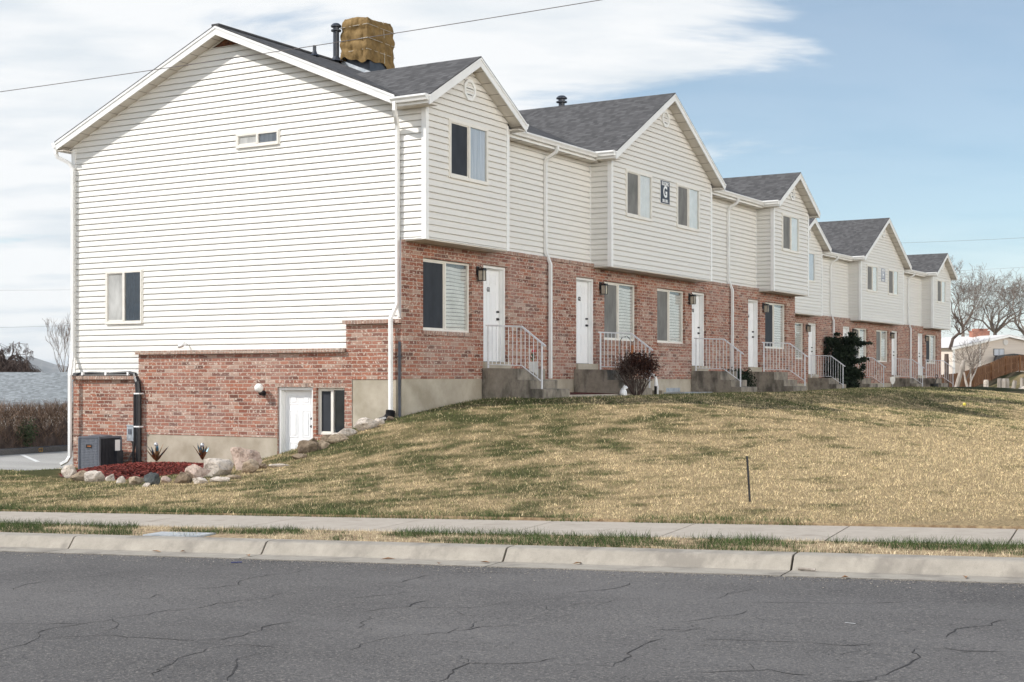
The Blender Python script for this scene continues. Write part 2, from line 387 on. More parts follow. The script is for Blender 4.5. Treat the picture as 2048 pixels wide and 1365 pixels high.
# value noise for colour patches
_G = rng.random((512, 512))
def vnoise(x, y, sc):
    x = np.asarray(x)/sc+100; y = np.asarray(y)/sc+100; xi = np.floor(x).astype(int); yi = np.floor(y).astype(int)
    fx = x-xi; fy = y-yi; fx = fx*fx*(3-2*fx); fy = fy*fy*(3-2*fy); g = lambda a, b: _G[a % 512, b % 512]
    return (g(xi, yi)*(1-fx)+g(xi+1, yi)*fx)*(1-fy)+(g(xi, yi+1)*(1-fx)+g(xi+1, yi+1)*fx)*fy
def fbm(x, y, sc): return (vnoise(x, y, sc)*.5+vnoise(x+31, y+17, sc*.47)*.28+vnoise(x+7, y+53, sc*.21)*.22)
def sn(x, y):
    dx, dy = x-OX, y-OY; return dx*EX+dy*EY, dx*NX+dy*NY
BLOBS = []
for (u, v, ru, rv, w) in [(1060, 975, 190, 26, .55), (1240, 967, 60, 10, .5), (880, 985, 70, 14, .35), (700, 890, 130, 22, .55), (860, 850, 90, 14, .5), (1000, 830, 120, 14, .2), (560, 970, 50, 7, .6), (250, 945, 60, 8, .4), (60, 942, 80, 8, .8),
                          (1130, 870, 130, 24, .22), (1250, 850, 110, 18, .25), (1350, 905, 90, 20, .12), (980, 900, 140, 24, .2), (1700, 880, 260, 40, -.35), (1350, 1000, 200, 26, -.12), (200, 985, 250, 20, -.3), (1800, 960, 260, 40, -.15), (700, 985, 200, 18, -.12)]:
    p = gnd(u, v); q = gnd(u+ru, v); r_ = gnd(u, v-rv)
    BLOBS.append((p[0], p[1], math.hypot(q[0]-p[0], q[1]-p[1]), math.hypot(r_[0]-p[0], r_[1]-p[1]), w))
def green(x, y):
    """0 = straw, 1 = green; patches of the living grass"""
    q1, q2 = x*RX+y*RY, (x*FX+y*FY)*.36      # growth streaks run up the slope
    g = (fbm(q1, q2, .75)-.5)*1.2+(fbm(x+40, y, 4.)-.5)*.9+(fbm(q1-20, q2+60, .26)-.5)*1.3+(vnoise(q1+5, q2-60, .09)-.5)*1.2+.50+.09*np.clip((5-x)/6, -.7, 1)
    for bx, by, ra, rb, w in BLOBS:
        dx, dy = x-bx, y-by; a = dx*RX+dy*RY; b = dx*FX+dy*FY
        g = g+w*.62*np.exp(-((a/ra)**2+(b/rb)**2))
    s, n = sn(x, y)
    left = np.clip((-s+3)/14, 0, 1)
    edge = np.exp(-((n-2.85)/.35)**2)
    g = g+edge*(left*1.0-.1+(fbm(x, y+90, .7)-.5)*1.6*(1-left))
    g = g-np.clip((x-7)/10, 0, .35)
    # greener turf close to the walls, its darkness also painted in for shade
    g = g+.6*np.exp(-np.clip(x-.5, 0, 9)**2/4.)*(y > -1)*(x > -3)*(y < 60)
    return np.clip(g, 0, 1)
STRAW = np.array([.80, .635, .38]); GREEN = np.array([.088, .118, .036])
def turf(x, y, jit):
    g = green(x, y)[:, None]; gg = np.clip((g-.22)/.62, 0, 1)*.92
    base = STRAW*(1-gg)+GREEN*gg
    yel = np.clip(1-abs(g-.5)*3, 0, 1)*.35; base = base*(1-yel)+np.array([.27, .225, .095])*yel
    return base*jit[:, None]

# terrain sheet
def grid_sheet(name, xs, ys, mat, zoff=0., mask=None, cols=True):
    X, Y = np.meshgrid(xs, ys, indexing='ij'); Z = terr(X, Y)+zoff
    v = np.stack([X.ravel(), Y.ravel(), Z.ravel()], 1); nx, ny = X.shape
    idx = np.arange(nx*ny).reshape(nx, ny)
    f = np.stack([idx[:-1, :-1], idx[1:, :-1], idx[1:, 1:], idx[:-1, 1:]], -1).reshape(-1, 4)
    if mask is not None:
        c = v[f].mean(1); f = f[mask(c[:, 0], c[:, 1])]
    cc = turf(v[:, 0], v[:, 1], np.full(len(v), .72)) if cols else None
    return raw_mesh(name, v, f, mat, cc, True)
# the lawn is laid out along the street so that its edge follows the pavement
ss = np.concatenate([np.arange(-120, -26, 6.), np.arange(-26, 30, .3), np.arange(30, 200, 6.)])
nn = np.concatenate([[2.72], np.arange(2.8, 34, .3), np.arange(34, 70, 1.2), np.arange(70, 330, 7.)])
SS, NNN = np.meshgrid(ss, nn, indexing='ij'); LX = OX+SS*EX+NNN*NX; LY = OY+SS*EY+NNN*NY; LZ = terr(LX, LY)
LZ = np.where((LX < -9.3) & (LY > -1.2) & (LX > -45) & (LY < 40), LZ-.25, LZ)
LZ = np.where((LX < -.4) & (LX > -8.9) & (LY > .3) & (LY < 21.5), np.minimum(LZ, -2.2), LZ)
v = np.stack([LX.ravel(), LY.ravel(), LZ.ravel()], 1); idx = np.arange(LX.size).reshape(LX.shape)
f = np.stack([idx[:-1, :-1], idx[1:, :-1], idx[1:, 1:], idx[:-1, 1:]], -1).reshape(-1, 4)
lawn = raw_mesh('lawn', v, f, M['lawn'], turf(v[:, 0], v[:, 1], np.full(len(v), .47)), True); lawn['kind'] = 'structure'
# lawn edge face down to the pavement, then pavement, verge, kerb, gutter and road
m = MB()
for i in range(len(ss)-1):
    a, b = st(ss[i], 2.72), st(ss[i+1], 2.72); za, zb = LZ[i, 0], LZ[i+1, 0]
    m.face([(a[0], a[1], a[2]+.05), (b[0], b[1], b[2]+.05), (b[0], b[1], zb), (a[0], a[1], za)])
o = m.build('lawn_edge', M['thatch']); o['kind'] = 'structure'
m = MB(); w = 1.52; k = -90*w
for i in range(140):
    s0 = -90+i*w-.35; s1 = s0+w-.014
    pr = [(1.5, -.05), (1.5, .125), (1.508, .132), (2.70, .142), (2.71, .13), (2.71, -.05)]
    m.prism(pr, lambda p, s0=s0: st(s0, *p), lambda p, s1=s1: st(s1, *p))
o = m.build('sidewalk', M['sidewalk']); o['kind'] = 'structure'
m = MB()
for (n0, d0, n1, d1) in ((.60, .105, 1.05, .118), (1.05, .118, 1.52, .122)):
    for i in range(60):
        s0, s1 = -90+i*3.2, -90+(i+1)*3.2
        m.face([st(s0, n0, d0), st(s1, n0, d0), st(s1, n1, d1), st(s0, n1, d1)])
o = m.build('verge', M['thatch']); o['kind'] = 'structure'
# kerb joints where the photo has them
def s_of(u, v):
    p = road_at(u, v, 0); return (p[0]-OX)*EX+(p[1]-OY)*EY
js = [s_of(u, v) for u, v in ((107, 1103), (517, 1111), (1007, 1124), (1585, 1140))]
stp = np.mean(np.diff(js)); js = [js[0]-stp*k for k in range(14, 0, -1)]+js+[js[-1]+stp*k for k in range(1, 14)]
m = MB(); pk = [(.36, -.2), (.36, .004), (.372, .014), (.43, .085), (.447, .108), (.475, .118), (.64, .121), (.64, -.2)]
for a, b in zip(js[:-1], js[1:]):
    nseg = 6
    for q in range(nseg):
        s0 = a+.010+(b-a-.02)*q/nseg; s1 = a+.010+(b-a-.02)*(q+1)/nseg
        m.prism(pk, lambda p, s0=s0: st(s0, *p), lambda p, s1=s1: st(s1, *p))
o = m.build('kerb', M['kerb']); o['kind'] = 'structure'
m = MB()
for a, b in zip(js[:-1], js[1:]):
    m.face([st(a+.006, -.0, .006), st(b-.006, -.0, .006), st(b-.006, .37, .003), st(a+.006, .37, .003)])
    m.face([st(a+.006, 0, .004), st(a+.006, 0, -.1), st(b-.006, 0, -.1), st(b-.006, 0, .004)])
o = m.build('gutter', M['kerb']); o['kind'] = 'structure'
m = MB(); m.face([st(-140, -30), st(140, -30), st(140, .05), st(-140, .05)])
o = m.build('road', M['asphalt']); o['kind'] = 'structure'
m = MB(); m.face([(-12000, -12000, -12), (12000, -12000, -12), (12000, 12000, -12), (-12000, 12000, -12)])
o = m.build('ground', M['ground']); o['kind'] = 'structure'

# cracks in the asphalt (thin jagged strips 4 mm above the road)
CR = {0: [[(0, 943), (150, 905), (235, 850), (250, 825), (400, 800), (550, 775), (660, 755), (800, 738), (900, 718), (1010, 695)], [(660, 755), (690, 780), (680, 805), (590, 840)],
          [(930, 715), (1090, 700), (1170, 690), (1270, 665), (1400, 648), (1530, 640), (1600, 620), (1620, 600)], [(80, 590), (150, 555), (300, 535), (430, 520), (560, 505), (700, 485), (780, 475)], [(870, 640), (970, 605)],
          [(900, 1090), (940, 1060), (950, 1040), (1030, 1000), (1100, 970), (1190, 950), (1210, 932), (1380, 908), (1520, 915), (1620, 930)], [(1180, 880), (1290, 880), (1420, 855), (1530, 825), (1610, 787), (1740, 770)],
          [(1330, 1120), (1360, 1080), (1385, 1035), (1380, 1000), (1430, 980), (1560, 950)], [(1440, 525), (1560, 500), (1700, 490), (1780, 470)], [(1530, 640), (1640, 645), (1705, 640)], [(0, 780), (250, 790), (500, 780)], [(330, 405), (470, 395)], [(1080, 580), (1250, 575), (1400, 560), (1440, 525)], [(250, 870), (400, 862), (640, 850), (900, 870), (1180, 880)]],
      700: [[(0, 938), (60, 905), (200, 870), (320, 853), (450, 848), (570, 840), (640, 805)], [(600, 825), (700, 818), (850, 800), (1000, 790)], [(60, 718), (200, 695), (350, 685), (415, 655), (500, 645)], [(115, 740), (60, 780), (120, 830)], [(380, 688), (500, 690), (700, 690), (860, 670), (1020, 648), (1180, 640), (1270, 632)],
            [(170, 548), (300, 543), (400, 515), (510, 495)], [(0, 638), (160, 620), (300, 605), (420, 597)], [(1280, 680), (1400, 665), (1510, 660), (1590, 648)], [(1150, 685), (1175, 710)], [(1190, 752), (1305, 730)], [(520, 1125), (580, 1085), (600, 1055), (700, 1015), (900, 1020), (1100, 1010), (1220, 985)], [(610, 980), (650, 985), (690, 1010)],
            [(1540, 1035), (1600, 1000), (1650, 975), (1645, 945), (1720, 905), (1835, 870)], [(1220, 1018), (1400, 1025), (1540, 1035)], [(1790, 820), (1850, 822), (1970, 825), (2048, 810)], [(1910, 780), (2048, 762)], [(1300, 600), (1420, 590), (1540, 580), (1600, 565), (1635, 545)], [(690, 815), (740, 770)], [(600, 490), (800, 486), (990, 490)], [(610, 705), (680, 740)]],
      1348: [[(250, 640), (300, 620), (380, 600), (480, 575)], [(15, 780), (200, 755), (350, 735), (425, 712)], [(60, 830), (140, 810), (145, 790)], [(420, 658), (700, 660), (900, 668), (1150, 665), (1350, 655)], [(1590, 865), (1640, 830), (1700, 808), (1860, 795), (1890, 770), (2010, 755)], [(970, 970), (1040, 950), (1080, 930)],
             [(920, 1115), (1180, 1112), (1240, 1085), (1320, 1045), (1400, 1000), (1420, 960), (1405, 945), (1470, 933)], [(170, 878), (380, 880), (640, 890), (850, 900), (1050, 912), (1160, 905)], [(80, 1068), (460, 1060), (640, 1072), (800, 1085)], [(440, 1015), (470, 1055)], [(1095, 775), (1105, 795)], [(1185, 865), (1195, 845)], [(1130, 750), (1145, 765)], [(1660, 690), (1880, 682)], [(1470, 933), (1700, 945), (1950, 950)]]}
m = MB()
for x0, ls in CR.items():
    for pl in ls:
        big = sum(math.hypot(pl[i+1][0]-pl[i][0], pl[i+1][1]-pl[i][1]) for i in range(len(pl)-1))
        w0 = .0042 if big > 250 else .003
        pts = []
        for (x1, y1), (x2, y2) in zip(pl[:-1], pl[1:]):
            a = Vector(road_at(x0+x1/2.926, 980+y1/2.926)); b = Vector(road_at(x0+x2/2.926, 980+y2/2.926))
            nsg = max(2, int((b-a).length/.09)); d = (b-a).normalized(); pr = Vector((-d.y, d.x, 0))
            for q in range(nsg):
                pts.append(a.lerp(b, q/nsg)+pr*random.gauss(0, .022)*(q > 0))
        pts.append(b)
        L = []; Rr = []
        for i, p in enumerate(pts):
            d = (pts[min(i+1, len(pts)-1)]-pts[max(0, i-1)]).normalized(); pr = Vector((-d.y, d.x, 0))
            ww = w0*random.uniform(.35, 1.5)*(0.3 if i in (0, len(pts)-1) else 1)
            L.append(p+pr*ww); Rr.append(p-pr*ww)
        for i in range(len(pts)-1): m.face([L[i], Rr[i], Rr[i+1], L[i+1]])
o = m.build('road_crack', M['crack']); o['kind'] = 'structure'

N_ = 5200; gs = -14+26*rng.random(N_); gn = .02-rng.exponential(.16, N_); gx, gy, gzz = OX+gs*EX+gn*NX, OY+gs*EY+gn*NY, OZ+SL*gs+.004
ga = rng.random(N_)*6.28; gw = .003+.007*rng.random(N_)**2; q = np.empty((N_, 4, 3), np.float32)
for k in range(4): q[:, k] = np.stack([gx+np.cos(ga+k*1.57)*gw*(1+.5*(k % 2)), gy+np.sin(ga+k*1.57)*gw, gzz+.004*(k % 2)], 1)
o = raw_mesh('road_grit', q.reshape(-1, 3), np.arange(4*N_).reshape(N_, 4), vcol('grit_stone', .9), np.repeat((np.array([.40, .35, .29])*(.4+.9*rng.random((N_, 1))))[:, None], 4, 1).reshape(-1, 3)); tag(o, 'fine grit scattered on the asphalt along the gutter edge', 'grit', kind='stuff')
# ------------------------------------------------------------------ grass blades (real tufts)
def blades(name, x, y, z, h, wd, col, lean=.45):
    n = len(x); th = rng.random(n)*2*np.pi; ph = rng.random(n)*2*np.pi; l = lean*h*rng.random(n)
    dx, dy = np.cos(th)*wd, np.sin(th)*wd
    v = np.empty((n, 3, 3), np.float32)
    v[:, 0] = np.stack([x-dx, y-dy, z-.012], 1); v[:, 1] = np.stack([x+dx, y+dy, z-.012], 1)
    v[:, 2] = np.stack([x+np.cos(ph)*l, y+np.sin(ph)*l, z+h], 1)
    cc = np.repeat(col[:, None, :], 3, 1)
    return raw_mesh(name, v.reshape(-1, 3), np.arange(3*n).reshape(n, 3), M['grass'], cc.reshape(-1, 3))
def fx_b(x, y): return (x-CX)*FX+(y-CY)*FY
def scatter(n, b0, b1, umin=-160, umax=2210, p=1.0):
    b = b0*(b1/b0)**(rng.random(n)**p); u = umin+(umax-umin)*rng.random(n); a = (u-1024)/F*b
    return CX+a*RX+b*FX, CY+a*RY+b*FY, b
def lawn_ok(x, y):
    s, n = sn(x, y); ok = n > 2.70
    ok &= ~((x > -9.7) & (x < .12) & (y > -.16) & (y < 22.4))              # first building
    ok &= ~((x < -9.2) & (y > -1.3))                                       # parking lot
    for yy in (2.8, 7.0, 13.78, 17.98): ok &= ~((x < 1.62) & (x > 0) & (y > yy) & (y < yy+1.2))
    ok &= ~((x < 1.55) & (x > 0) & (y > 3.9) & (y < 7.1))                 # mulch bed by the steps
    ok &= ~((x < -1.8) & (y > 29.) & (y < 53))
    ok &= ~(((x+6.0)/3.0)**2+((y+1.25)/1.75)**2 < 1)                       # rock bed
    return ok
x, y, b = scatter(500000, 13.6, 62., p=.85)
xl, yl, bl = scatter(90000, 13., 50., -1000, -160, .9); xr, yr, br = scatter(120000, 10., 60., 2210, 3300, .9)
x, y, b = np.concatenate([x, xl, xr]), np.concatenate([y, yl, yr]), np.concatenate([b, bl*1.35, br*1.35]); k = lawn_ok(x, y); x, y, b = x[k], y[k], b[k]
z = terr(x, y); g = green(x, y); s_, n_ = sn(x, y)
hgt = (.014+.022*rng.random(len(x))**1.5+.016*np.clip(g-.4, 0, 1)+.02*np.exp(-((n_-2.8)/.25)**2)*g)*(1+.012*(b-14)); wd = .0029*(b/14.)**.9*(.7+.6*rng.random(len(x)))
jit = (.45+.8*rng.random(len(x)))*(.38+1.15*vnoise(x*RX+y*RY, (x*FX+y*FY)*.5, .05)); col = turf(x, y, jit)
# single live blades in the straw, and single dry blades in the green
sw = rng.random(len(x)) < .12; col[sw] = STRAW*(.7+.5*rng.random((sw.sum(), 1))); sw = rng.random(len(x)) < .10; col[sw] = np.array([.13, .155, .05])*(.6+.6*rng.random((sw.sum(), 1)))
# longer tufts leaning over the pavement along the lawn's edge
E_ = 30000; es = -28+58*rng.random(E_); en = 2.66+.30*rng.random(E_)**1.5; ex_, ey_ = OX+es*EX+en*NX, OY+es*EY+en*NY
eg = fbm(es*1.0, en*0+3, .5)+np.clip((-es+1)/16, -.12, .45); kk = eg > .52; ex_, ey_, eg, es, en = ex_[kk], ey_[kk], eg[kk], es[kk], en[kk]
x = np.concatenate([x, ex_]); y = np.concatenate([y, ey_]); z = np.concatenate([z, np.where(en > 2.72, terr(ex_, ey_), OZ+SL*es+.15)]); n1_ = len(ex_)
hgt = np.concatenate([hgt, (.02+.06*rng.random(n1_))*np.clip((eg-.45)*4, .4, 1.)]); wd = np.concatenate([wd, np.full(n1_, .0028)]); col = np.concatenate([col, np.array([.075, .115, .035])*(.4+.9*rng.random((n1_, 1)))])
tag(blades('lawn_grass', x, y, z, hgt, wd, col, 1.5), 'patchy straw and green winter grass covering the slope before the row houses', 'grass', kind='stuff')
# verge grass in clumps
N = 150000; s = -28+56*rng.random(N); n = .66+.86*rng.random(N)
X = OX+s*EX+n*NX; Y = OY+s*EY+n*NY
cl = fbm(s*.8, n*1.5, .42); cl2 = fbm(s+9, n+3, 2.6)
u_b = fx_b(X, Y); uu = 1024+F*((X-CX)*RX+(Y-CY)*RY)/u_b
bias = np.interp(uu, [0, 250, 300, 420, 480, 620, 900, 1000, 1300, 1500, 1650, 2048], [.75, .8, .35, .5, .4, .2, .22, .42, .58, .52, .30, .34])
gq = np.clip((cl-.5)*3.4+(cl2-.5)*.9+bias+.14, 0, 1); bare = (uu > 262) & (uu < 345) & (n < 1.1)
far = np.clip((n-1.25)/.25, 0, 1); gq = np.clip(gq+far*.12, 0, 1)
keep = ~(bare & (rng.random(N) < .93)) & ~((uu > 395) & (uu < 490) & (n < .98)); live = gq > .52
keep &= live | (rng.random(N) < .65)
hh = np.where(live, .02+.070*rng.random(N)*np.clip((gq-.45)*2.4, 0, 1), .016+.026*rng.random(N)); jt = (.35+.9*rng.random(N))*(.6+.8*vnoise(X, Y, .05))
base = np.where(live[:, None], np.array([.070, .108, .034]), np.array([.66, .55, .37]))*jt[:, None]
dz = .105+(n-.6)*.02
k = keep; tag(blades('verge_grass', X[k], Y[k], (OZ+SL*s+dz)[k], hh[k], np.full(k.sum(), .0029)*(.7+.6*rng.random(k.sum())), base[k], 1.3), 'green tufts and dry thatch on the narrow verge between kerb and pavement', 'grass', kind='stuff')

# ------------------------------------------------------------------ building pieces
CRS = .127
def prof(t): return .028-.007*t/.6 if t < .6 else (.021-.016*(t-.6)/.28 if t < .88 else .005-.017*(t-.88)/.12)
def course(m, place, z0, z1, a0, a1, b0=None, b1=None, t0=0., t1=1.):
    """one siding course (or the part of it between t0 and t1 of its height)"""
    b0 = a0 if b0 is None else b0; b1 = a1 if b1 is None else b1
    if a1-a0 < .01: return
    ts = [t0]+[k for k in (.6, .88) if t0 < k < t1]+[t1]
    for p, q in zip(ts[:-1], ts[1:]):
        f0, f1 = (p-t0)/(t1-t0), (q-t0)/(t1-t0)
        m.face([place(a0+(b0-a0)*f0, prof(p), z0+(z1-z0)*f0), place(a1+(b1-a1)*f0, prof(p), z0+(z1-z0)*f0), place(a1+(b1-a1)*f1, prof(q), z0+(z1-z0)*f1), place(a0+(b0-a0)*f1, prof(q), z0+(z1-z0)*f1)])
    if t0 == 0: m.face([place(a0, -.012, z0), place(a1, -.012, z0), place(a1, .028, z0), place(a0, .028, z0)])
def siding(m, place, zb, zt, lo, hi, holes=()):
    """courses between zb and zt; lo(z), hi(z) give the ends; holes (a0, a1, z0, z1) are left open"""
    k0 = math.floor(zb/CRS); z = k0*CRS
    while z < zt-.005:
        z0, z1 = max(z, zb), min(z+CRS, zt)
        if z1-z0 > .012:
            hs = [h for h in holes if h[2] < z1-.004 and h[3] > z0+.004]
            if not hs: course(m, place, z0, z1, lo(z0), hi(z0), lo(z1), hi(z1))
            else:
                e = lo(z0); e1 = lo(z1)
                for h in sorted(hs):
                    course(m, place, z0, z1, e, h[0], e1, h[0]); e = e1 = h[1]
                    if h[2] > z0: course(m, place, z0, h[2], h[0], h[1], None, None, 0., (h[2]-z0)/(z1-z0))
                    if h[3] < z1: course(m, place, h[3], z1, h[0], h[1], None, None, (h[3]-z0)/(z1-z0), 1.)
                course(m, place, z0, z1, e, hi(z0), e1, hi(z1))
        z += CRS
FX_P = lambda x: (lambda a, w, z: (x+w, a, z))       # wall facing +X, a runs along +Y
GY_P = lambda y: (lambda a, w, z: (a, y-w, z))       # wall facing -Y, a runs along +X
BY_P = lambda y: (lambda a, w, z: (a, y+w, z))       # wall facing +Y

def text_mesh(name, s, size, mat, parent, T, sx=1., bold=0., ext=.002):
    cu = bpy.data.curves.new(name, 'FONT'); cu.body = s; cu.size = size; cu.align_x = 'CENTER'; cu.align_y = 'CENTER'; cu.extrude = ext; cu.offset = bold
    to = bpy.data.objects.new(name, cu); me = bpy.data.meshes.new_from_object(to); bpy.data.objects.remove(to)
    for vv in me.vertices: vv.co = Vector(T(vv.co.x*sx, vv.co.z, vv.co.y))
    me.materials.append(mat); me.name = name
    o = bpy.data.objects.new(name, me); COL.objects.link(o)
    if parent: o.parent = parent
    return o

def window(par, P, a0, a1, z0, z1, scr, back, style=None, lip=0.):
    """slider window in wall frame P(a, w, z); w = 0 is the face of its frame's back"""
    m = MB(lambda p: P(*p)); fw = .042; d0, d1 = -.03, .030; am = (a0+a1)/2
    m.box(a0, a0+fw, d0, d1, z0, z1); m.box(a1-fw, a1, d0, d1, z0, z1)
    m.box(a0+fw, a1-fw, d0, d1, z0, z0+fw); m.box(a0+fw, a1-fw, d0, d1, z1-fw, z1)
    m.box(am-.028, am+.028, d0, d1+.006, z0+fw, z1-fw)
    if lip:
        m.box(a0-.028, a0, d0, d1-.012, z0-.028, z1+.028); m.box(a1, a1+.028, d0, d1-.012, z0-.028, z1+.028)
        m.box(a0, a1, d0, d1-.012, z1, z1+.028); m.box(a0, a1, d0, d1+.012, z0-.03, z0)
    w = m.build('window', M['frame'], par)
    m = MB(lambda p: P(*p)); q = .022
    for (x0, x1, y0, y1) in ((a0+fw, a0+fw+q, z0+fw, z1-fw), (am-.028-q, am-.028, z0+fw, z1-fw), (a0+fw+q, am-.028-q, z0+fw, z0+fw+q), (a0+fw+q, am-.028-q, z1-fw-q, z1-fw)):
        m.box(x0, x1, -.02, .012, y0, y1)
    m.build('sash', M['frame'], w)
    m = MB(lambda p: P(*p)); m.face([(a0+fw+q, .0, z0+fw+q), (am-.028-q, .0, z0+fw+q), (am-.028-q, .0, z1-fw-q), (a0+fw+q, .0, z1-fw-q)])
    m.build('insect_screen', M[scr], w)
    m = MB(lambda p: P(*p)); m.face([(am+.028, .004, z0+fw), (a1-fw, .004, z0+fw), (a1-fw, .004, z1-fw), (am+.028, .004, z1-fw)])
    m.build('glass_pane', M['glass'], w)
    m = MB(lambda p: P(*p)); x0, x1, y0, y1 = am-.02, a1-fw+.015, z0+fw-.015, z1-fw+.015
    m.face([(a0+.01, -.029, z0+.01), (am, -.029, z0+.01), (am, -.029, z1-.01), (a0+.01, -.029, z1-.01)])
    if style == 'blind':
        PT = .078; ns = int((y1-y0)/PT)
        for i in range(ns):
            zz = y0+i*PT; nseg = 8
            for j in range(nseg):
                xa, xb = x0+(x1-x0)*j/nseg, x0+(x1-x0)*(j+1)/nseg
                sa, sb = [.012*math.sin(6*(xx-x0)/(x1-x0)+zz*3)*((zz-y0)/(y1-y0)) for xx in (xa, xb)]
                m.face([(xa, -.024, zz+sa), (xb, -.024, zz+sb), (xb, -.010, zz+.064+sb), (xa, -.010, zz+.064+sa)])
    elif style == 'folds':
        nf = 26
        for j in range(nf):
            xa, xb = x0+(x1-x0)*j/nf, x0+(x1-x0)*(j+1)/nf
            wa, wb = [-.020+.007*math.sin(k*1.9+.7*math.sin(k*.6)) for k in (j, j+1)]
            m.face([(xa, wa, y0), (xb, wb, y0), (xb, wb, y1), (xa, wa, y1)])
    m.face([(x0, -.0295, y0), (x1, -.0295, y0), (x1, -.0295, y1), (x0, -.0295, y1)], None, 1 if style == 'blind' else 0)  # behind blinds, a grey sheet stands in for shade in the slat gaps
    m.build('curtain_or_back' if style != 'blind' else 'window_blind', [M[back], M['screen_grey']], w)
    return w

def door(par, P, a0, a1, z0, z1, num=None, knob=True, glasstop=False):
    m = MB(lambda p: P(*p)); c = .055
    m.box(a0, a0+c, -.15, .03, z0, z1); m.box(a1-c, a1, -.15, .03, z0, z1); m.box(a0+c, a1-c, -.15, .03, z1-c, z1)
    m.box(a0+c, a0+c+.018, -.15, -.035, z0, z1-c); m.box(a1-c-.018, a1-c, -.15, -.035, z0, z1-c); m.box(a0+c+.018, a1-c-.018, -.15, -.035, z1-c-.018, z1-c)
    d = m.build('door', M['trim'], par)
    x0, x1, y0, y1 = a0+c+.02, a1-c-.02, z0+.012, z1-c-.02
    DP = P; P = lambda a, w, z: DP(a, w-.05, z)
    m = MB(lambda p: P(*p)); m.box(x0, x1, -.085, -.045, y0, y1)
    W = x1-x0; H = y1-y0; st_ = .115; pw = (W-3*st_)/2
    for (f0, f1) in ((.09, .36), (.42, .76), (.83, .95)):
        for k in (0, 1):
            pa = x0+st_+k*(pw+st_); pb = pa+pw; pz0, pz1 = y0+H*f0, y0+H*f1
            e = .018
            for (qa, qb, qc, qd) in ((pa, pb, pz0, pz0+e), (pa, pb, pz1-e, pz1), (pa, pa+e, pz0+e, pz1-e), (pb-e, pb, pz0+e, pz1-e)):
                m.box(qa, qb, -.046, -.038, qc, qd)
            m.box(pa+.05, pb-.05, -.046, -.036, pz0+.05, pz1-.05)
    m.build('door_slab', M['door'], d)
    m = MB(lambda p: P(*p)); m.box(a0+c, a1-c, -.09, .0, z0-.01, z0+.012); m.build('threshold', M['pipe'], d)
    if knob:
        for zz, r in ((y0+.93, .030), (y0+1.09, .026)):
            m = MB(lambda p: P(*p)); cx = x1-.065
            m.tube([(cx, -.045, zz), (cx, -.03, zz)], r, 10); m.tube([(cx, -.03, zz), (cx, -.005, zz), (cx, .012, zz)], [r*.45, r*.95, r*.6], 10)
            m.build('door_knob' if r > .028 else 'deadbolt', M['black'], d)
    if num:
        ca = (x0+x1)/2
        text_mesh('unit_number', num, .13, M['black'], d, lambda x, w, z: P(ca+x, -.036+w, y0+1.56+z), .8, .004)
    return d

ZE = 5.47; PM = .4167; RXM = -4.6; RZM = 7.52
def main_z(x): return RZM-PM*abs(x-RXM)
BAYS = [(0., 3.07, 1.53, 1.83), (7.9, 14.0, 10.95, 3.35), (18.85, 22.0, 20.45, 1.85)]; BP = .583; EV = 5.5; BXF = .57; BXR = .86
L_ = 22.0
WIN = [(.60, 2.41), (8.47, 10.30), (11.52, 13.33), (19.40, 21.30)]
DOOR = [(2.86, 3.87), (7.02, 8.01), (13.78, 14.78), (17.98, 18.95)]

def wall_cells(m, P, xs, zs, ok, w=0.):
    for x0, x1 in zip(xs[:-1], xs[1:]):
        for z0, z1 in zip(zs[:-1], zs[1:]):
            if x1-x0 > 1e-6 and z1-z0 > 1e-6 and ok((x0+x1)/2, (z0+z1)/2):
                m.face([P(x0, w, z0), P(x1, w, z0), P(x1, w, z1), P(x0, w, z1)])
def reveals(m, P, a0, a1, z0, z1, w0, w1, bottom=True):
    m.face([P(a0, w0, z0), P(a0, w1, z0), P(a0, w1, z1), P(a0, w0, z1)]); m.face([P(a1, w1, z0), P(a1, w0, z0), P(a1, w0, z1), P(a1, w1, z1)])
    m.face([P(a0, w0, z1), P(a0, w1, z1), P(a1, w1, z1), P(a1, w0, z1)])
    if bottom: m.face([P(a0, w1, z0), P(a0, w0, z0), P(a1, w0, z0), P(a1, w1, z0)])

def k_gutter(m, F0, F1):
    """F(dx, dz): cross-section placed at the two ends, dx outwards from the fascia"""
    pr = [(0, 0), (0, -.115), (.075, -.115), (.092, -.07), (.120, -.035), (.120, -.004), (.113, 0)]
    m.prism(pr, lambda p: F0(*p), lambda p: F1(*p))

def rake(m, P, a0, za, a1, zb, w0, thick=.022, up=.05, low=.135):
    """raking fascia board from (a0,za) to (a1,zb) (top edge) in wall frame P"""
    for (t0, t1, ww) in ((0, up, thick+.014), (up, up+low, thick)):
        m.prism([(a0, za-t0), (a0, za-t1), (a1, zb-t1), (a1, zb-t0)], lambda p: P(p[0], w0, p[1]), lambda p: P(p[0], w0+ww, p[1]))

def slab(m, pts, uvs, t=.03):
    a = [Vector(p) for p in pts]; n = (a[1]-a[0]).cross(a[2]-a[0]).normalized()
    if n.z < 0: n = -n
    m.face(pts, uvs); lo = [tuple(p-n*t) for p in a]; m.face(lo[::-1])
    for i in range(len(a)):
        j = (i+1) % len(a); m.face([lo[i], lo[j], pts[j], pts[i]])

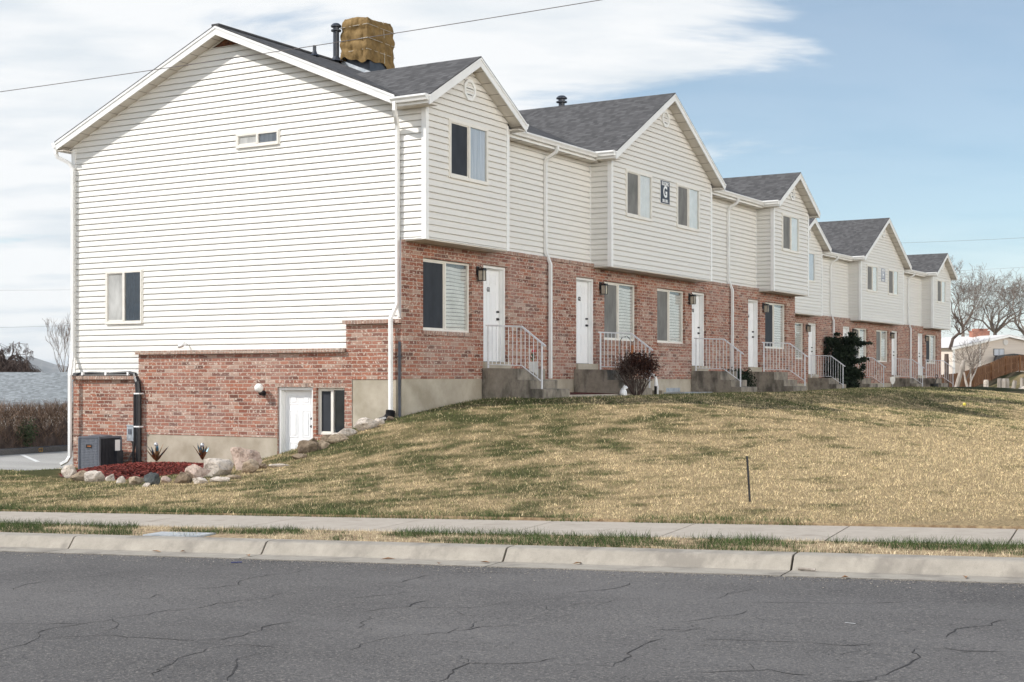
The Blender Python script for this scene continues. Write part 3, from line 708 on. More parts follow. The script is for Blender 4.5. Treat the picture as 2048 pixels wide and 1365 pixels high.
UPW = [(.78, 2.26), (8.65, 10.16), (11.66, 13.17), (19.55, 21.1)]
GW = [(-8.17, -7.05, 1.28, 2.44), (-4.26, -3.11, 4.93, 5.20)]
def apartment(letter, first, label):
    B = empty('apartment_building'); tag(B, label, 'apartment building', 'apartment buildings in the row')
    P0 = FX_P(0.); PB = FX_P(.10); G0 = GY_P(0.); GB = GY_P(-.13)
    # ---- siding of the end gable, with the wall stepping down to the left
    zt = lambda x: main_z(x)-.19
    def hi(z): return min(0.0, RXM+(RZM-.19-z)/PM)
    def lo(z): return max(-9.27, RXM-(RZM-.19-z)/PM)
    m = MB()
    siding(m, G0, .08, 7.13, lo, hi, (GW if first else [])+[(-7.05, -1.27, 0., .63), (-1.27, .05, 0., 1.19)])
    siding(m, G0, 2.76, 5.42, lambda z: 0.0, lambda z: BXF-.01)
    m.build('gable_siding', M['siding'], B)
    m = MB(); m.face([(RXM-1.3, .02, 6.9), (RXM+1.3, .02, 6.9), (RXM, .02, RZM-.12)]); m.build('gable_sheathing', M['osb'], B)
    # ---- front siding between the bays, and the other two sides
    for (y0, y1) in ((3.07, 7.9), (14.0, 18.85)):
        m = MB(); siding(m, P0, 2.83, 5.36, lambda z: y0, lambda z: y1); m.build('front_siding', M['siding'], B)
    m = MB(); siding(m, BY_P(L_), -2.2 if first else -1.2, 7.3, lo, hi); m.build('end_siding', M['siding'], B); m = MB(); siding(m, lambda a, w, z: (-9.27-w, a, z), -2.2 if first else -1.2, 5.4, lambda z: 0., lambda z: L_)
    m.build('rear_siding', M['siding'], B)
    # ---- bays
    for bi, (y0, y1, yp, hw) in enumerate(BAYS):
        rz = EV+hw*BP; ft = lambda y: rz-.19-BP*abs(y-yp)
        m = MB(); PF = FX_P(BXF)
        siding(m, PF, 2.76, rz-.2, lambda z: max(y0, yp-(rz-.19-z)/BP) if z > ft(y0) else y0, lambda z: min(y1, yp+(rz-.19-z)/BP) if z > ft(y1) else y1, [(a+.03, b-.03, 4.07, 5.20) for a, b in UPW if y0 < a < y1])
        if bi: siding(m, GY_P(y0), 2.76, 5.36, lambda z: 0., lambda z: BXF)
        siding(m, BY_P(y1), 2.76, 5.36, lambda z: 0., lambda z: BXF)
        m.build('bay_siding', M['siding'], B)
        m = MB(); m.box(-.0, BXF+.012, y0-.01 if bi else -.012, y1+.01, 2.735, 2.759); m.build('bay_soffit', M['soffit'], B)
        for yy in (y0, y1):
            m = MB(); sg = -1 if yy == y0 else 1
            m.box(BXF-.07, BXF+.036, min(yy, yy+sg*.036)-.0, max(yy, yy+sg*.036), 2.745, 5.34)
            m.box(BXF+.002, BXF+.036, min(yy, yy-sg*.07), max(yy, yy-sg*.07), 2.745, 5.40)
            m.build('corner_trim', M['trim'], B)
            if bi or yy == y1: m = MB(); m.box(.0, .04, min(yy, yy+sg*.035), max(yy, yy+sg*.035), 2.79, 5.34); m.build('corner_trim', M['trim'], B)
        # octagonal louvre
        vc = (yp, rz-.66); r = .205
        PV = lambda a, w, z: PF(vc[0]+a, w, vc[1]+z)
        m = MB(); o8 = [(math.cos(math.pi/8+k*math.pi/4), math.sin(math.pi/8+k*math.pi/4)) for k in range(8)]
        for k in range(8):
            (c0, s0), (c1, s1) = o8[k], o8[(k+1) % 8]
            m.prism([(c0*r*1.12, s0*r*1.12), (c1*r*1.12, s1*r*1.12), (c1*r*.82, s1*r*.82), (c0*r*.82, s0*r*.82)], lambda p: PV(p[0], .005, p[1]), lambda p: PV(p[0], .060, p[1]))
        for q in range(5):
            zz = -.145+q*.062; wv = math.sqrt(max(0, (r*.85)**2-(zz+.03)**2))*.98
            m.face([PV(-wv, .040, zz), PV(wv, .040, zz), PV(wv, .030, zz+.024), PV(-wv, .030, zz+.024)]); m.face([PV(-wv, .020, zz), PV(wv, .020, zz), PV(wv, .040, zz), PV(-wv, .040, zz)])
        m.face([PV(c_*r*.84, .012, s_*r*.84) for c_, s_ in o8], None, 1); m.build('vent_louvre', [M['trim'], M['shade_backing']], B)  # octagon backing painted dark for the shade behind the slats
        # gable roof over the bay
        m = MB(); ye0, ye1 = yp-hw, yp+hw; xv = RXM+(RZM-rz)/PM
        xe = RXM+(RZM-EV)/PM
        for ye in (ye0, ye1):
            sl = math.hypot(hw, hw*BP)
            slab(m, [(BXR+.03, yp, rz), (BXR+.03, ye, EV), (xe-.06, ye, EV), (xv-.08, yp, rz)], [(BXR, sl), (BXR, 0), (xe, 0), (xv, sl)])
        m.build('gable_roof', M['shingle'], B)
        PR = FX_P(BXR)
        for ye in (ye0-.01, ye1+.01): m = MB(); rake(m, PR, yp, rz-.025, ye, EV-.025-.006, -.0); m.build('rake_fascia', M['trim'], B)
        m = MB()
        for ye in (ye0, ye1):
            m.face([(BXF, yp, rz-.185), (BXR, yp, rz-.185), (BXR, ye, EV-.185), (BXF, ye, EV-.185)])
            nb = int(hw/.3)
            for q in range(nb):        # panel joints
                t0 = (q+.5)/nb; t1 = t0+.012/hw
                yq0, yq1 = yp+(ye-yp)*t0, yp+(ye-yp)*t1
                m.face([(BXF+.02, yq0, rz-.187-BP*hw*t0), (BXR, yq0, rz-.187-BP*hw*t0), (BXR, yq1, rz-.187-BP*hw*t1), (BXF+.02, yq1, rz-.187-BP*hw*t1)], None, 1)
            m.box(-.0, BXR-.002, min(ye, y0 if ye == ye0 else y1), max(ye, y0 if ye == ye0 else y1), EV-.19, EV-.17)
        m.build('bay_eave_soffit', [M['soffit'], M['twig']], B)
        # eave gutters of the bay
        for ye, sg in ((ye0, -1), (ye1, 1)):
            m = MB(); x0g = .02 if (bi == 0 and sg < 0) else .33
            k_gutter(m, lambda dx, dz: (x0g, ye+sg*(.012+dx), EV-.012+dz), lambda dx, dz: (BXR+.0, ye+sg*(.012+dx), EV-.012+dz))
            m.box(x0g, BXR-.002, min(ye, ye+sg*.012), max(ye, ye+sg*.012), EV-.18, EV-.02)
            m.build('gutter', M['trim'], B)
    # upper windows
    for wi, (a0, a1) in enumerate(UPW):
        window(B, FX_P(BXF+.016), a0+.03, a1-.03, 4.07, 5.20, 'screen_dark' if wi == 0 else 'screen_grey', 'sheer' if wi == 0 else 'blind', 'folds', lip=1)
    # ---- main roof
    m = MB(); ya, yb = -.33, L_+.33
    for xe in (.33, -9.53):
        sl = abs(xe-RXM)*math.sqrt(1+PM*PM)
        slab(m, [(RXM, ya, RZM), (RXM, yb, RZM), (xe, yb, main_z(xe)), (xe, ya, main_z(xe))], [(ya, sl), (yb, sl), (yb, 0), (ya, 0)])
    m.box(RXM-.10, RXM+.10, ya-.002, yb+.002, RZM-.03, RZM+.014)
    m.build('roof', M['shingle'], B)
    for yy, PP in ((-.30, GY_P(-.30)), (L_+.30, BY_P(L_+.30))):
        for xe in (.06 if yy < 0 else .33, -9.5): m = MB(); rake(m, PP, RXM, RZM-.03, xe, main_z(xe)-.03, 0.); m.build('rake_fascia', M['trim'], B)
    m = MB()
    for (y0, y1) in ((-.30, .0), (L_, L_+.30)):
        for xe in (.0, -9.5):
            m.face([(RXM, y0, RZM-.205), (RXM, y1, RZM-.205), (xe, y1, main_z(xe)-.205), (xe, y0, main_z(xe)-.205)])
            nb = 16
            for q in range(nb):
                xa = RXM+(xe-RXM)*(q+.5)/nb; xb = xa+.012
                m.face([(xa, y0, main_z(xa)-.207), (xa, y1-.02, main_z(xa)-.207), (xb, y1-.02, main_z(xb)-.207), (xb, y0, main_z(xb)-.207)], None, 1)
            m.prism([(RXM, RZM-.215), (RXM, RZM-.24), (xe, main_z(xe)-.24), (xe, main_z(xe)-.215)], lambda p: (p[0], -.022 if y0 < 0 else L_+.022, p[1]), lambda p: (p[0], -.0 if y0 < 0 else L_, p[1]))
    m.box(-9.5, -9.27, -.3, L_+.3, 5.24, 5.26)
    for (y0, y1) in ((3.07, 7.9), (14.0, 18.85)):
        m.box(0, .30, y0, y1, 5.285, 5.30)
        q = y0+.3
        while q < y1: m.box(0.02, .30, q, q+.014, 5.280, 5.2855, 1); q += .75
    m.build('eave_soffit', [M['soffit'], M['twig']], B)
    for (y0, y1) in ((3.36-.12, 7.6+.12), (14.3-.12, 18.6+.12)):
        m = MB(); m.box(.285, .305, y0, y1, 5.285, 5.45)
        k_gutter(m, lambda dx, dz: (.305+dx, y0, 5.465+dz), lambda dx, dz: (.305+dx, y1, 5.465+dz)); m.build('gutter', M['trim'], B)
    m = MB(); m.box(-9.52, -9.5, -.3, L_+.3, 5.24, 5.42); k_gutter(m, lambda dx, dz: (-9.52-dx, -.32, 5.44+dz), lambda dx, dz: (-9.52-dx, L_+.3, 5.44+dz)); m.build('gutter', M['trim'], B)
    # ---- brick front
    m = MB(); ops = [(a, b, .99, 2.45) for a, b in WIN]+[(a, b, .25, 2.47) for a, b in DOOR]
    xs = sorted({-.13, L_+.1, *[o_[0] for o_ in ops], *[o_[1] for o_ in ops]}); zs = sorted({.02, .25, .99, 2.45, 2.47, 2.75})
    wall_cells(m, PB, xs, zs, lambda a, z: not any(o_[0] < a < o_[1] and o_[2] < z < o_[3] for o_ in ops))
    for o_ in ops: reveals(m, PB, *o_, 0., -.12)
    m.face([(-9.0, L_+.1, .02), (.1, L_+.1, .02), (.1, L_+.1, 2.75), (-9., L_+.1, 2.75)][::-1])
    m.build('brick_front', M['brick'], B)
    for (y0, y1) in ((3.07, 7.9), (14.0, 18.85)): m = MB(); m.box(-.01, .125, y0+.0, y1-.0, 2.751, 2.829); m.build('rowlock_course', M['rowlock'], B)
    for (a, b) in WIN: m = MB(); m.box(.02, .135, a-.03, b+.03, .905, .985); m.build('brick_sill', M['rowlock'], B)
    m = MB(); m.box(-.2, .088, -.118, L_+.09, -1.4, .019); m.build('foundation', M['found'], B)
    for (a, b) in DOOR: m = MB(); m.box(.0, .16, a-.02, b+.02, .23, .385); m.build('door_sill', M['found'], B)
    scr = ['screen_dark', 'screen_grey', 'screen_grey', 'screen_dark']
    for i, (a, b) in enumerate(WIN): window(B, FX_P(-.005), a+.005, b-.005, .992, 2.445, scr[i], 'blind', 'blind')
    for i, (a, b) in enumerate(DOOR): door(B, FX_P(.0), a+.004, b-.004, .386, 2.468, '%s%d' % (letter, i+1))
    # ---- downspouts
    rr = .047
    for yy in (5.62, 16.52):
        m = MB(); m.tube([(.365, yy, 5.37), (.365, yy, 5.28), (.33, yy-.0, 5.22), (.12, yy-.02, 5.10), (.068, yy-.02, 5.0), (.068, yy-.02, 2.95), (.185, yy, 2.66), (.185, yy, .03)], rr, 4, rot=math.pi/4)
        m.build('downspout', M['trim'], B)
    if first:
        m = MB(); m.tube([(.10, -.37, 5.40), (.10, -.37, 5.24), (.08, -.30, 5.14), (-.02, -.12, 5.02), (-.05, -.068, 4.9), (-.05, -.068, 1.50), (-.10, -.225, 1.20), (-.10, -.225, -.62)], rr, 4, rot=math.pi/4)
        m.build('downspout', M['trim'], B)
        m = MB(); m.tube([(-9.57, -.24, 5.33), (-9.57, -.24, 5.20), (-9.54, -.22, 5.12), (-9.28, -.12, 4.98), (-9.20, -.085, 4.86), (-9.20, -.085, .60), (-9.06, -.29, .10), (-9.06, -.29, -1.75), (-9.09, -.36, -1.86), (-9.18, -.46, -1.93)], rr, 4, rot=math.pi/4)
        m.build('downspout', M['trim'], B)
    # ---- corner boards of the gable end
    m = MB(); m.box(-9.295, -9.18, -.036, .01, .09, 5.30); m.box(-9.295, -9.265, .01, .1, .09, 5.30); m.build('corner_trim', M['trim'], B); m = MB(); m.box(-.075, .028, -.036, .0, 1.24, 2.74); m.box(.0, .028, .0, .08, 1.24, 2.74); m.build('corner_trim', M['trim'], B)
    # ---- brick and concrete at the foot of the gable end
    if first:
        m = MB(); D = (-3.06, -2.12, -1.95, -.15); W = (-2.04, -1.31, -1.12, -.165)
        F1 = (-6.80, -3.06, -2.3, -1.20); F2 = (-1.12, .1, -1.6, .005)
        def ok(a, z):
            if a < -7.05: top = .005
            elif a < -1.27: top = .555
            else: top = 1.11
            if z > top: return False
            return not any(q[0] < a < q[1] and q[2] < z < q[3] for q in (D, W, F1, F2))
        xs = [-9.12, -7.05, -6.80, -3.06, -2.12, -2.04, -1.31, -1.27, -1.12, .1]; zs = [-2.3, -1.95, -1.6, -1.2, -1.12, -.165, -.15, .005, .555, 1.11]
        wall_cells(m, GB, xs, zs, ok); reveals(m, GB, *D, 0., -.16, False); reveals(m, GB, *W, 0., -.14)
        m.face([(-9.12, -.13, -2.3), (-9.12, -.13, .005), (-9.12, .3, .005), (-9.12, .3, -2.3)]); m.face([(-7.05, -.13, .0), (-7.05, -.13, .555), (-7.05, 0, .555), (-7.05, 0, .0)]); m.face([(-1.27, -.13, .5), (-1.27, -.13, 1.11), (-1.27, 0, 1.11), (-1.27, 0, .5)])
        m.face([(.1, -.13, 1.11), (.1, -.13, 2.75), (-.01, -.005, 2.75), (-.01, -.005, 1.11)])
        m.build('brick_gable_base', M['brick'], B)
        m = MB(); 
        for q in ((-9.15, -7.06, -.205, .0, .006, .085), (-7.09, -1.29, -.205, .0, .556, .634), (-1.31, .095, -.205, .0, 1.111, 1.189), (-3.12, -1.25, -.133, -.10, -.150, -.076)): m = MB(); m.box(*q); m.build('rowlock_course', M['rowlock'], B)
        m = MB(); m.box(F1[0], F1[1]-.001, -.122, .2, -2.3, -1.201); m.build('foundation', M['found'], B); m = MB(); m.box(F2[0]+.0, .0895, -.120, .2, -1.6, .004); m.build('foundation', M['found'], B)
        door(B, GY_P(-.06), -3.055, -2.125, -1.90, -.155, None, True)
        window(B, GY_P(-.03), -2.035, -1.315, -1.115, -.168, 'screen_dark', 'shade_backing')  # dark sheet behind the pane stands in for the unlit interior
        window(B, GY_P(-.016), -8.17, -7.05, 1.28, 2.44, 'screen_light', 'bluecloth', 'folds', lip=1)
        window(B, GY_P(-.016), -4.26, -3.11, 4.93, 5.20, 'screen_light', 'sheer', None, lip=1)
    return B

BG = apartment('G', True, 'nearest cream siding and brick row house block, end gable facing the street')
BH = apartment('H', False, 'farther cream siding and brick row house block, half hidden behind the nearer one')
HT = Matrix.Translation((-3.273, 29.70, -.169)) @ Matrix.Rotation(-.0208, 4, 'Z')
BH.location = HT.translation; BH.rotation_euler = (0, 0, -.0208)

# roof pipes: parts of the roof they pierce
roofG = [c for c in BG.children if c.name.startswith('roof')][0]
def pipe(px, py, h, r, capped):
    z = main_z(px); m = MB(); m.tube([(px, py, z-.1), (px, py, z+h)], r, 12); m.lathe([(r*3, -.0), (r*1.6, .05), (r*1.05, .12)], (px, py, z+.0), 12)
    if capped:
        m.lathe([(r*1.0, 0), (r*1.7, .0), (r*1.7, .03), (r*1.05, .04), (r*1.05, .09), (r*1.75, .10), (r*1.75, .13), (r*1.0, .18), (0, .20)], (px, py, z+h), 14)
    m.build('roof_vent_pipe', M['pipe'], roofG, True)
pipe(-4.5, 3.66, .72, .072, True); pipe(-4.2, 2.49, .24, .04, False)
m = MB(); m.tube([(-2.6, 11.15, 7.2), (-2.6, 11.15, 7.62)], .085, 12); m.lathe([(.085, 0), (.15, .0), (.15, .03), (.09, .04), (.09, .09), (.15, .10), (.15, .13), (.09, .18), (0, .20)], (-2.6, 11.15, 7.58), 14); m.build('roof_vent_pipe', M['pipe'], roofG, True)

# ------------------------------------------------------------------ rooftop cooler under a tarp
cz = main_z(-3.95); ck = empty('rooftop_cooler', (-3.98, 4.2, cz))
tag(ck, 'boxy rooftop cooler wrapped in a tied brown canvas tarp', 'rooftop cooler')
m = MB(); m.box(-.32, .36, -.40, .42, -.30, .34); m.build('duct', M['pipe'], ck)
m = MB(); m.prism([(-.42, .16), (.46, -.21), (.46, -.10), (-.42, .27)], lambda p: (p[0], -.47, p[1]), lambda p: (p[0], .5, p[1])); m.build('flashing', M['galv'], ck)
def tarp():
    nx = 40; nz = 40; hx, hy, z0, z1 = .37, .51, .22, 1.20
    ring = []
    per = [(-hx, -hy), (hx, -hy), (hx, hy), (-hx, hy)]
    for e in range(4):
        a, b = per[e], per[(e+1) % 4]
        for q in range(nx): ring.append((a[0]+(b[0]-a[0])*q/nx, a[1]+(b[1]-a[1])*q/nx, e))
    n = len(ring); V = []
    for k in range(nz+1):
        t = k/nz
        for i, (x, y, e) in enumerate(ring):
            low = .07*math.sin(i*.11+1)+.025*math.sin(i*.33)-(.20*((i % nx)/nx) if e == 1 else (.20 if e == 2 else 0))
            z = z0+low*(1-t)**1.5+(z1-z0)*t
            bulge = .026*abs(math.sin(t*math.pi*4.2))
            wr = .030*(vnoise(np.array([i*.30+e*13]), np.array([z*5+i*.1]), 1.)[0]-.5)*2+.032*(vnoise(np.array([i*.11+50]), np.array([z*4.5]), 1.)[0]-.5)
            rnd = 1-.12*max(0, t-.93)/.07
            sc = (1+(.06*(1-t)**2))*rnd
            nx_, ny_ = (x/hx, y/hy); l = max(1e-6, math.hypot(nx_, ny_))
            V.append((x*sc+nx_/l*(bulge+wr), y*sc+ny_/l*(bulge+wr), z+(.03*math.sin(i*.09) if t > .9 else 0)))
    Fc = []
    for k in range(nz):
        for i in range(n):
            j = (i+1) % n; Fc.append((k*n+i, k*n+j, (k+1)*n+j, (k+1)*n+i))
    V.append((0, 0, z1+.02)); c = len(V)-1
    for i in range(n): Fc.append((nz*n+i, nz*n+(i+1) % n, c))
    me = bpy.data.meshes.new('tarp'); me.from_pydata(V, [], Fc); me.materials.append(M['tarp']); me.polygons.foreach_set('use_smooth', [True]*len(Fc)); me.update()
    o = bpy.data.objects.new('tarp', me); COL.objects.link(o); o.parent = ck
tarp()
m = MB()
for zz in (.42, .68, 1.00):
    m.tube([(-.40, -.54, zz), (.40, -.54, zz+.02), (.40, .54, zz), (-.40, .54, zz), (-.40, -.54, zz)], .006, 5)
m.tube([(.405, .12, .2), (.40, .12, .7), (.38, .1, 1.2)], .006, 5)
m.build('rope', M['tan'], ck)

# ------------------------------------------------------------------ things along the fronts
def at_H(p): return tuple(HT @ Vector(p))
fronts = [('G', Matrix.Identity(4)), ('H', HT)]
def steps_mesh():
    m = MB(); W = 1.18
    pr = [(0, -1.), (0, .25), (.86, .238), (.875, .228), (.875, .0), (1.165, -.006), (1.18, -.016), (1.18, -.19), (1.47, -.196), (1.485, -.206), (1.485, -1.)]
    m.prism(pr, lambda p: (p[0], 0, p[1]), lambda p: (p[0], W, p[1])); return m
steps0 = steps_mesh().build('entry_steps', M['steps']); rails0 = empty('stair_railing')
m = MB(); tp = [(.06, .0, 1.16), (.95, 0, 1.12), (1.53, 0, .70)]
m.tube(tp, .024, 4, rot=math.pi/4); m.build('top_rail', M['rail'], rails0)
m = MB(); m.tube([(.12, 0, .33), (.95, 0, .30), (1.46, 0, -.05)], .013, 4, rot=math.pi/4); m.build('bottom_rail', M['rail'], rails0)
for (px, zb, ztp) in ((.12, .25, 1.15), (1.44, -.19, .76)):
    m = MB(); m.tube([(px, 0, zb), (px, 0, ztp)], .021, 4, rot=math.pi/4); m.build('post', M['rail'], rails0)
for q in range(12):
    px = .12+(q+1)*(1.32/13)
    zb = .33-.03*(px-.12)/.83 if px < .95 else .30-.35*(px-.95)/.51
    z1 = 1.15-.04*(px-.06)/.89 if px < .95 else 1.12-.42*(px-.95)/.58
    m = MB(); m.tube([(px, 0, zb), (px, 0, z1)], .0085, 4, rot=math.pi/4); m.build('baluster', M['rail'], rails0)
lamp0 = empty('wall_lantern')
m = MB(); m.box(0, .025, -.055, .055, -.06, .16); m.tube([(.02, 0, .12), (.10, 0, .15), (.14, 0, .10)], .012, 6); m.build('wall_plate', M['black'], lamp0)
m = MB(); m.prism([(-.085, 0), (.085, 0), (.05, .05), (-.05, .05)], lambda p: (.14-.085+.0, p[0], p[1]+.06), lambda p: (.14+.085, p[0], p[1]+.06))
m.box(.05, .23, -.09, .09, .055, .066); m.box(.065, .215, -.075, .075, -.205, -.19)
for sx in (-1, 1):
    for sy in (-1, 1): m.box(.14+sx*.068-.008, .14+sx*.068+.008, sy*.068-.008, sy*.068+.008, -.19, .055)
m.build('lantern_frame', M['black'], lamp0)
m = MB(); m.box(.14-.062, .14+.062, -.062, .062, -.188, .05); m.build('lantern_glass', M['lampglass'], lamp0)
ordn = ['first', 'second', 'third', 'fourth']
lampy = [2.62, 8.24, 13.58, 19.2]
usedl = False
for bi, (bl, T) in enumerate(fronts):
    bn = 'nearer' if bi == 0 else 'farther'
    for k in range(4):
        y0 = DOOR[k][0]-.06 if k in (0, 2) else DOOR[k][1]+.06-1.18
        s_ = steps0 if (bi == 0 and k == 0) else steps0.copy()
        if s_ is not steps0: COL.objects.link(s_)
        s_.matrix_world = T @ Matrix.Translation((.11, y0, 0))
        tag(s_, 'grey stained concrete entry steps at the %s door of the %s brick block' % (ordn[k], bn), 'steps', 'concrete entry steps along the brick fronts')
        yr = y0+.05 if k in (0, 2) else y0+1.13
        r_ = rails0 if (bi == 0 and k == 0) else copy_tree(rails0)
        r_.matrix_world = T @ Matrix.Translation((.11, yr, 0))
        tag(r_, 'white metal stair railing on the steps of the %s door of the %s block' % (ordn[k], bn), 'railing', 'white stair railings')
        l_ = lamp0 if (bi == 0 and k == 0) else copy_tree(lamp0)
        l_.matrix_world = T @ Matrix.Translation((.10, lampy[k], 2.27)) @ Matrix.Scale(.85, 4)
        tag(l_, 'black wall lantern beside the %s door of the %s brick block' % (ordn[k], bn), 'lantern', 'black wall lanterns')

# building signs
def sign(letter, T, face, ink, label):
    e = empty('building_sign'); e.matrix_world = T @ Matrix.Translation((BXF+.02, 10.93, 4.88)); tag(e, label, 'sign', 'building letter signs')
    P = lambda a, w, z: (w, a, z)
    m = MB(); m.box(0, .016, -.28, .28, -.30, .30); m.build('sign_border', M['white'], e)
    m = MB(); m.box(.0161, .019, -.272, .272, -.292, .292); m.build('sign_face', M[face], e)
    text_mesh('sign_text', 'BUILDING', .135, M[ink], e, lambda x, w, z: P(x, .021+w, .215+z), .68, .004)
    text_mesh('sign_letter', letter, .40, M[ink], e, lambda x, w, z: P(x, .021+w, .0+z), .85, .012)
    text_mesh('sign_text', '200 S. 500 E.', .105, M[ink], e, lambda x, w, z: P(x, .021+w, -.225+z), .62, .004)
sign('G', fronts[0][1], 'navy', 'white', 'dark navy building sign with a white letter G on the wide bay')
sign('H', fronts[1][1], 'signgrey', 'white', 'grey building sign with a letter H on the farther block')

# ------------------------------------------------------------------ things at the gable end
# air conditioner
ac = empty('air_conditioner', (-7.62, -.72, -2.02))
tag(ac, 'grey outdoor air conditioner standing at the brick gable base', 'air conditioner')
S2 = .31; H2 = .76
m = MB(); m.box(-S2+.02, S2-.02, -S2+.02, S2-.02, .03, H2-.02); m.build('coil', M['acdark'], ac)
m = MB()
for q in range(15):
    a = -S2+.03+q*(2*S2-.06)/14
    m.box(a-.006, a+.006, -S2-.002, -S2+.02, .05, H2-.02)
for zz in np.arange(.08, H2-.03, .035): m.box(-S2+.02, S2-.02, -S2+.006, -S2+.0195, zz, zz+.022)
m.build('front_grille', M['acfin'], ac)
m = MB()
for q in range(12):
    a = -S2+.03+q*(2*S2-.16)/11
    m.box(S2-.02, S2+.002, a-.006, a+.006, .05, H2-.02)
m.build('side_grille', M['acdark'], ac)
m = MB(); m.box(-S2-.012, S2+.012, -S2-.012, S2+.012, H2-.02, H2+.02); m.lathe([(.25, .02), (.25, .035), (.10, .05), (0, .06)], (0, 0, H2), 16)
for sx in (-1, 1):
    for sy in (-1, 1): m.box(sx*S2-.02, sx*S2+.02, sy*S2-.02, sy*S2+.02, .0, H2-.02)
m.box(-S2, S2, -S2, S2, 0, .05); m.build('casing', M['ac'], ac)
m = MB(); m.box(-.10, .08, -S2-.012, -S2-.004, H2-.23, H2-.15); m.build('badge', M['black'], ac)
m = MB(); m.box(-.05, .07, -S2-.014, -S2-.0125, H2-.20, H2-.18); m.build('badge_strip', M['orange'], ac)
m = MB(); m.box(S2+.003, S2+.012, .14, .28, .46, .70); m.build('rating_label', M['white'], ac)
m = MB(); m.box(S2-.0, S2+.09, .12, .30, .14, .46); m.build('service_box', M['acdark'], ac)
# refrigerant line
m = MB(); yk = -.20
m.tube([(-9.2, -.05, .13), (-8.6, -.08, .155), (-8.0, -.09, .135), (-7.35, -.10, .16), (-7.15, -.14, .12), (-7.02, -.19, -.05), (-6.98, yk, -.35), (-6.98, yk, -2.0)], [.03, .03, .03, .035, .05, .065, .065, .065], 8)
m.tube([(-9.2, -.11, .10), (-8.4, -.13, .10), (-7.3, -.13, .105)], .018, 6)
m.tube([(-7.10, yk, -.3), (-7.10, yk, -1.3), (-7.12, yk-.02, -1.62), (-7.12, yk, -2.0)], .03, 6)
ln = m.build('refrigerant_line', M['black'], None, True); tag(ln, 'thick black insulated refrigerant line running along the brick ledge and down the wall', 'pipe')
m = MB()
for zz in (-.32, -1.05): m.box(-7.06, -6.90, yk-.069, yk+.07, zz, zz+.03)
for xx in (-8.85, -8.1, -7.4): m.box(xx, xx+.05, -.15, -.03, .10, .175)
m.build('strap', M['white'], ln)
db = empty('disconnect_box', (-7.21, -.13, -1.19)); tag(db, 'small grey electrical disconnect box on the brick above the air conditioner', 'electrical box')
m = MB(); m.box(-.10, .10, -.10, 0, -.17, .17); m.box(-.11, .11, -.11, -.0, .165, .19); m.build('enclosure', M['galv'], db)
m = MB(); m.box(-.05, .04, -.118, -.1005, -.02, .10); m.build('switch', M['ac'], db)
m = MB(); m.tube([(.03, -.05, -.17), (.05, -.06, -.40), (.0, -.15, -.60), (-.25, -.4, -.66), (-.42, -.6, -.55)], .016, 6); m.build('cable', M['black'], db, True)
# security camera
sc = empty('security_camera', (-5.68, -.02, .76)); tag(sc, 'small white security camera with black lens on the siding', 'security camera')
m = MB(); m.tube([(0, 0, 0), (.02, -.06, .02), (0, -.11, .0)], .014, 6); m.tube([(.06, -.16, .015), (-.11, -.13, -.03)], .045, 12); m.build('housing', M['white'], sc)
m = MB(); m.tube([(-.108, -.13, -.0295), (-.135, -.125, -.037)], .040, 12); m.build('lens', M['black'], sc)
# globe lamp
gl = empty('globe_lamp', (-3.42, -.13, -.28)); tag(gl, 'round white globe lamp on the brick beside the lower door', 'wall lamp')
m = MB(); m.tube([(0, 0, 0), (0, -.03, 0)], .06, 12); m.tube([(0, -.03, -.0), (0, -.12, -.02), (0, -.15, .04)], .03, 8); m.build('bracket', M['black'], gl, True)
m = MB(); m.lathe([(0, -.095)]+[(.095*math.sin(k*math.pi/10), -.095*math.cos(k*math.pi/10)) for k in range(1, 10)]+[(0, .095)], (0, -.16, .11), 18); m.build('globe', M['globe'], gl, True)
# drain pipe and conduit at the corner
m = MB(); pth = [(-.10, -.225, -.60), (-.10, -.25, -.72), (-.13, -.34, -.80), (-.20, -.48, -.84)]
for q in range(len(pth)-1):
    for t in range(5):
        a = Vector(pth[q]).lerp(Vector(pth[q+1]), t/5); b = Vector(pth[q]).lerp(Vector(pth[q+1]), (t+1)/5); mid = a.lerp(b, .5)
        m.tube([a, mid, b], [.085, .10, .085], 10)
tag(m.build('drain_pipe', M['black'], None, True), 'black corrugated drain pipe under the corner downspout', 'drain pipe')
m = MB(); m.tube([(.075, -.17, .75), (.075, -.17, -.3), (.10, -.19, -.9)], .028, 8); m.box(.03, .12, -.2, -.13, .45, .47)
tag(m.build('conduit', M['pipe'], None, True), 'dark plastic conduit standing on the brick corner beside the downspout', 'conduit')

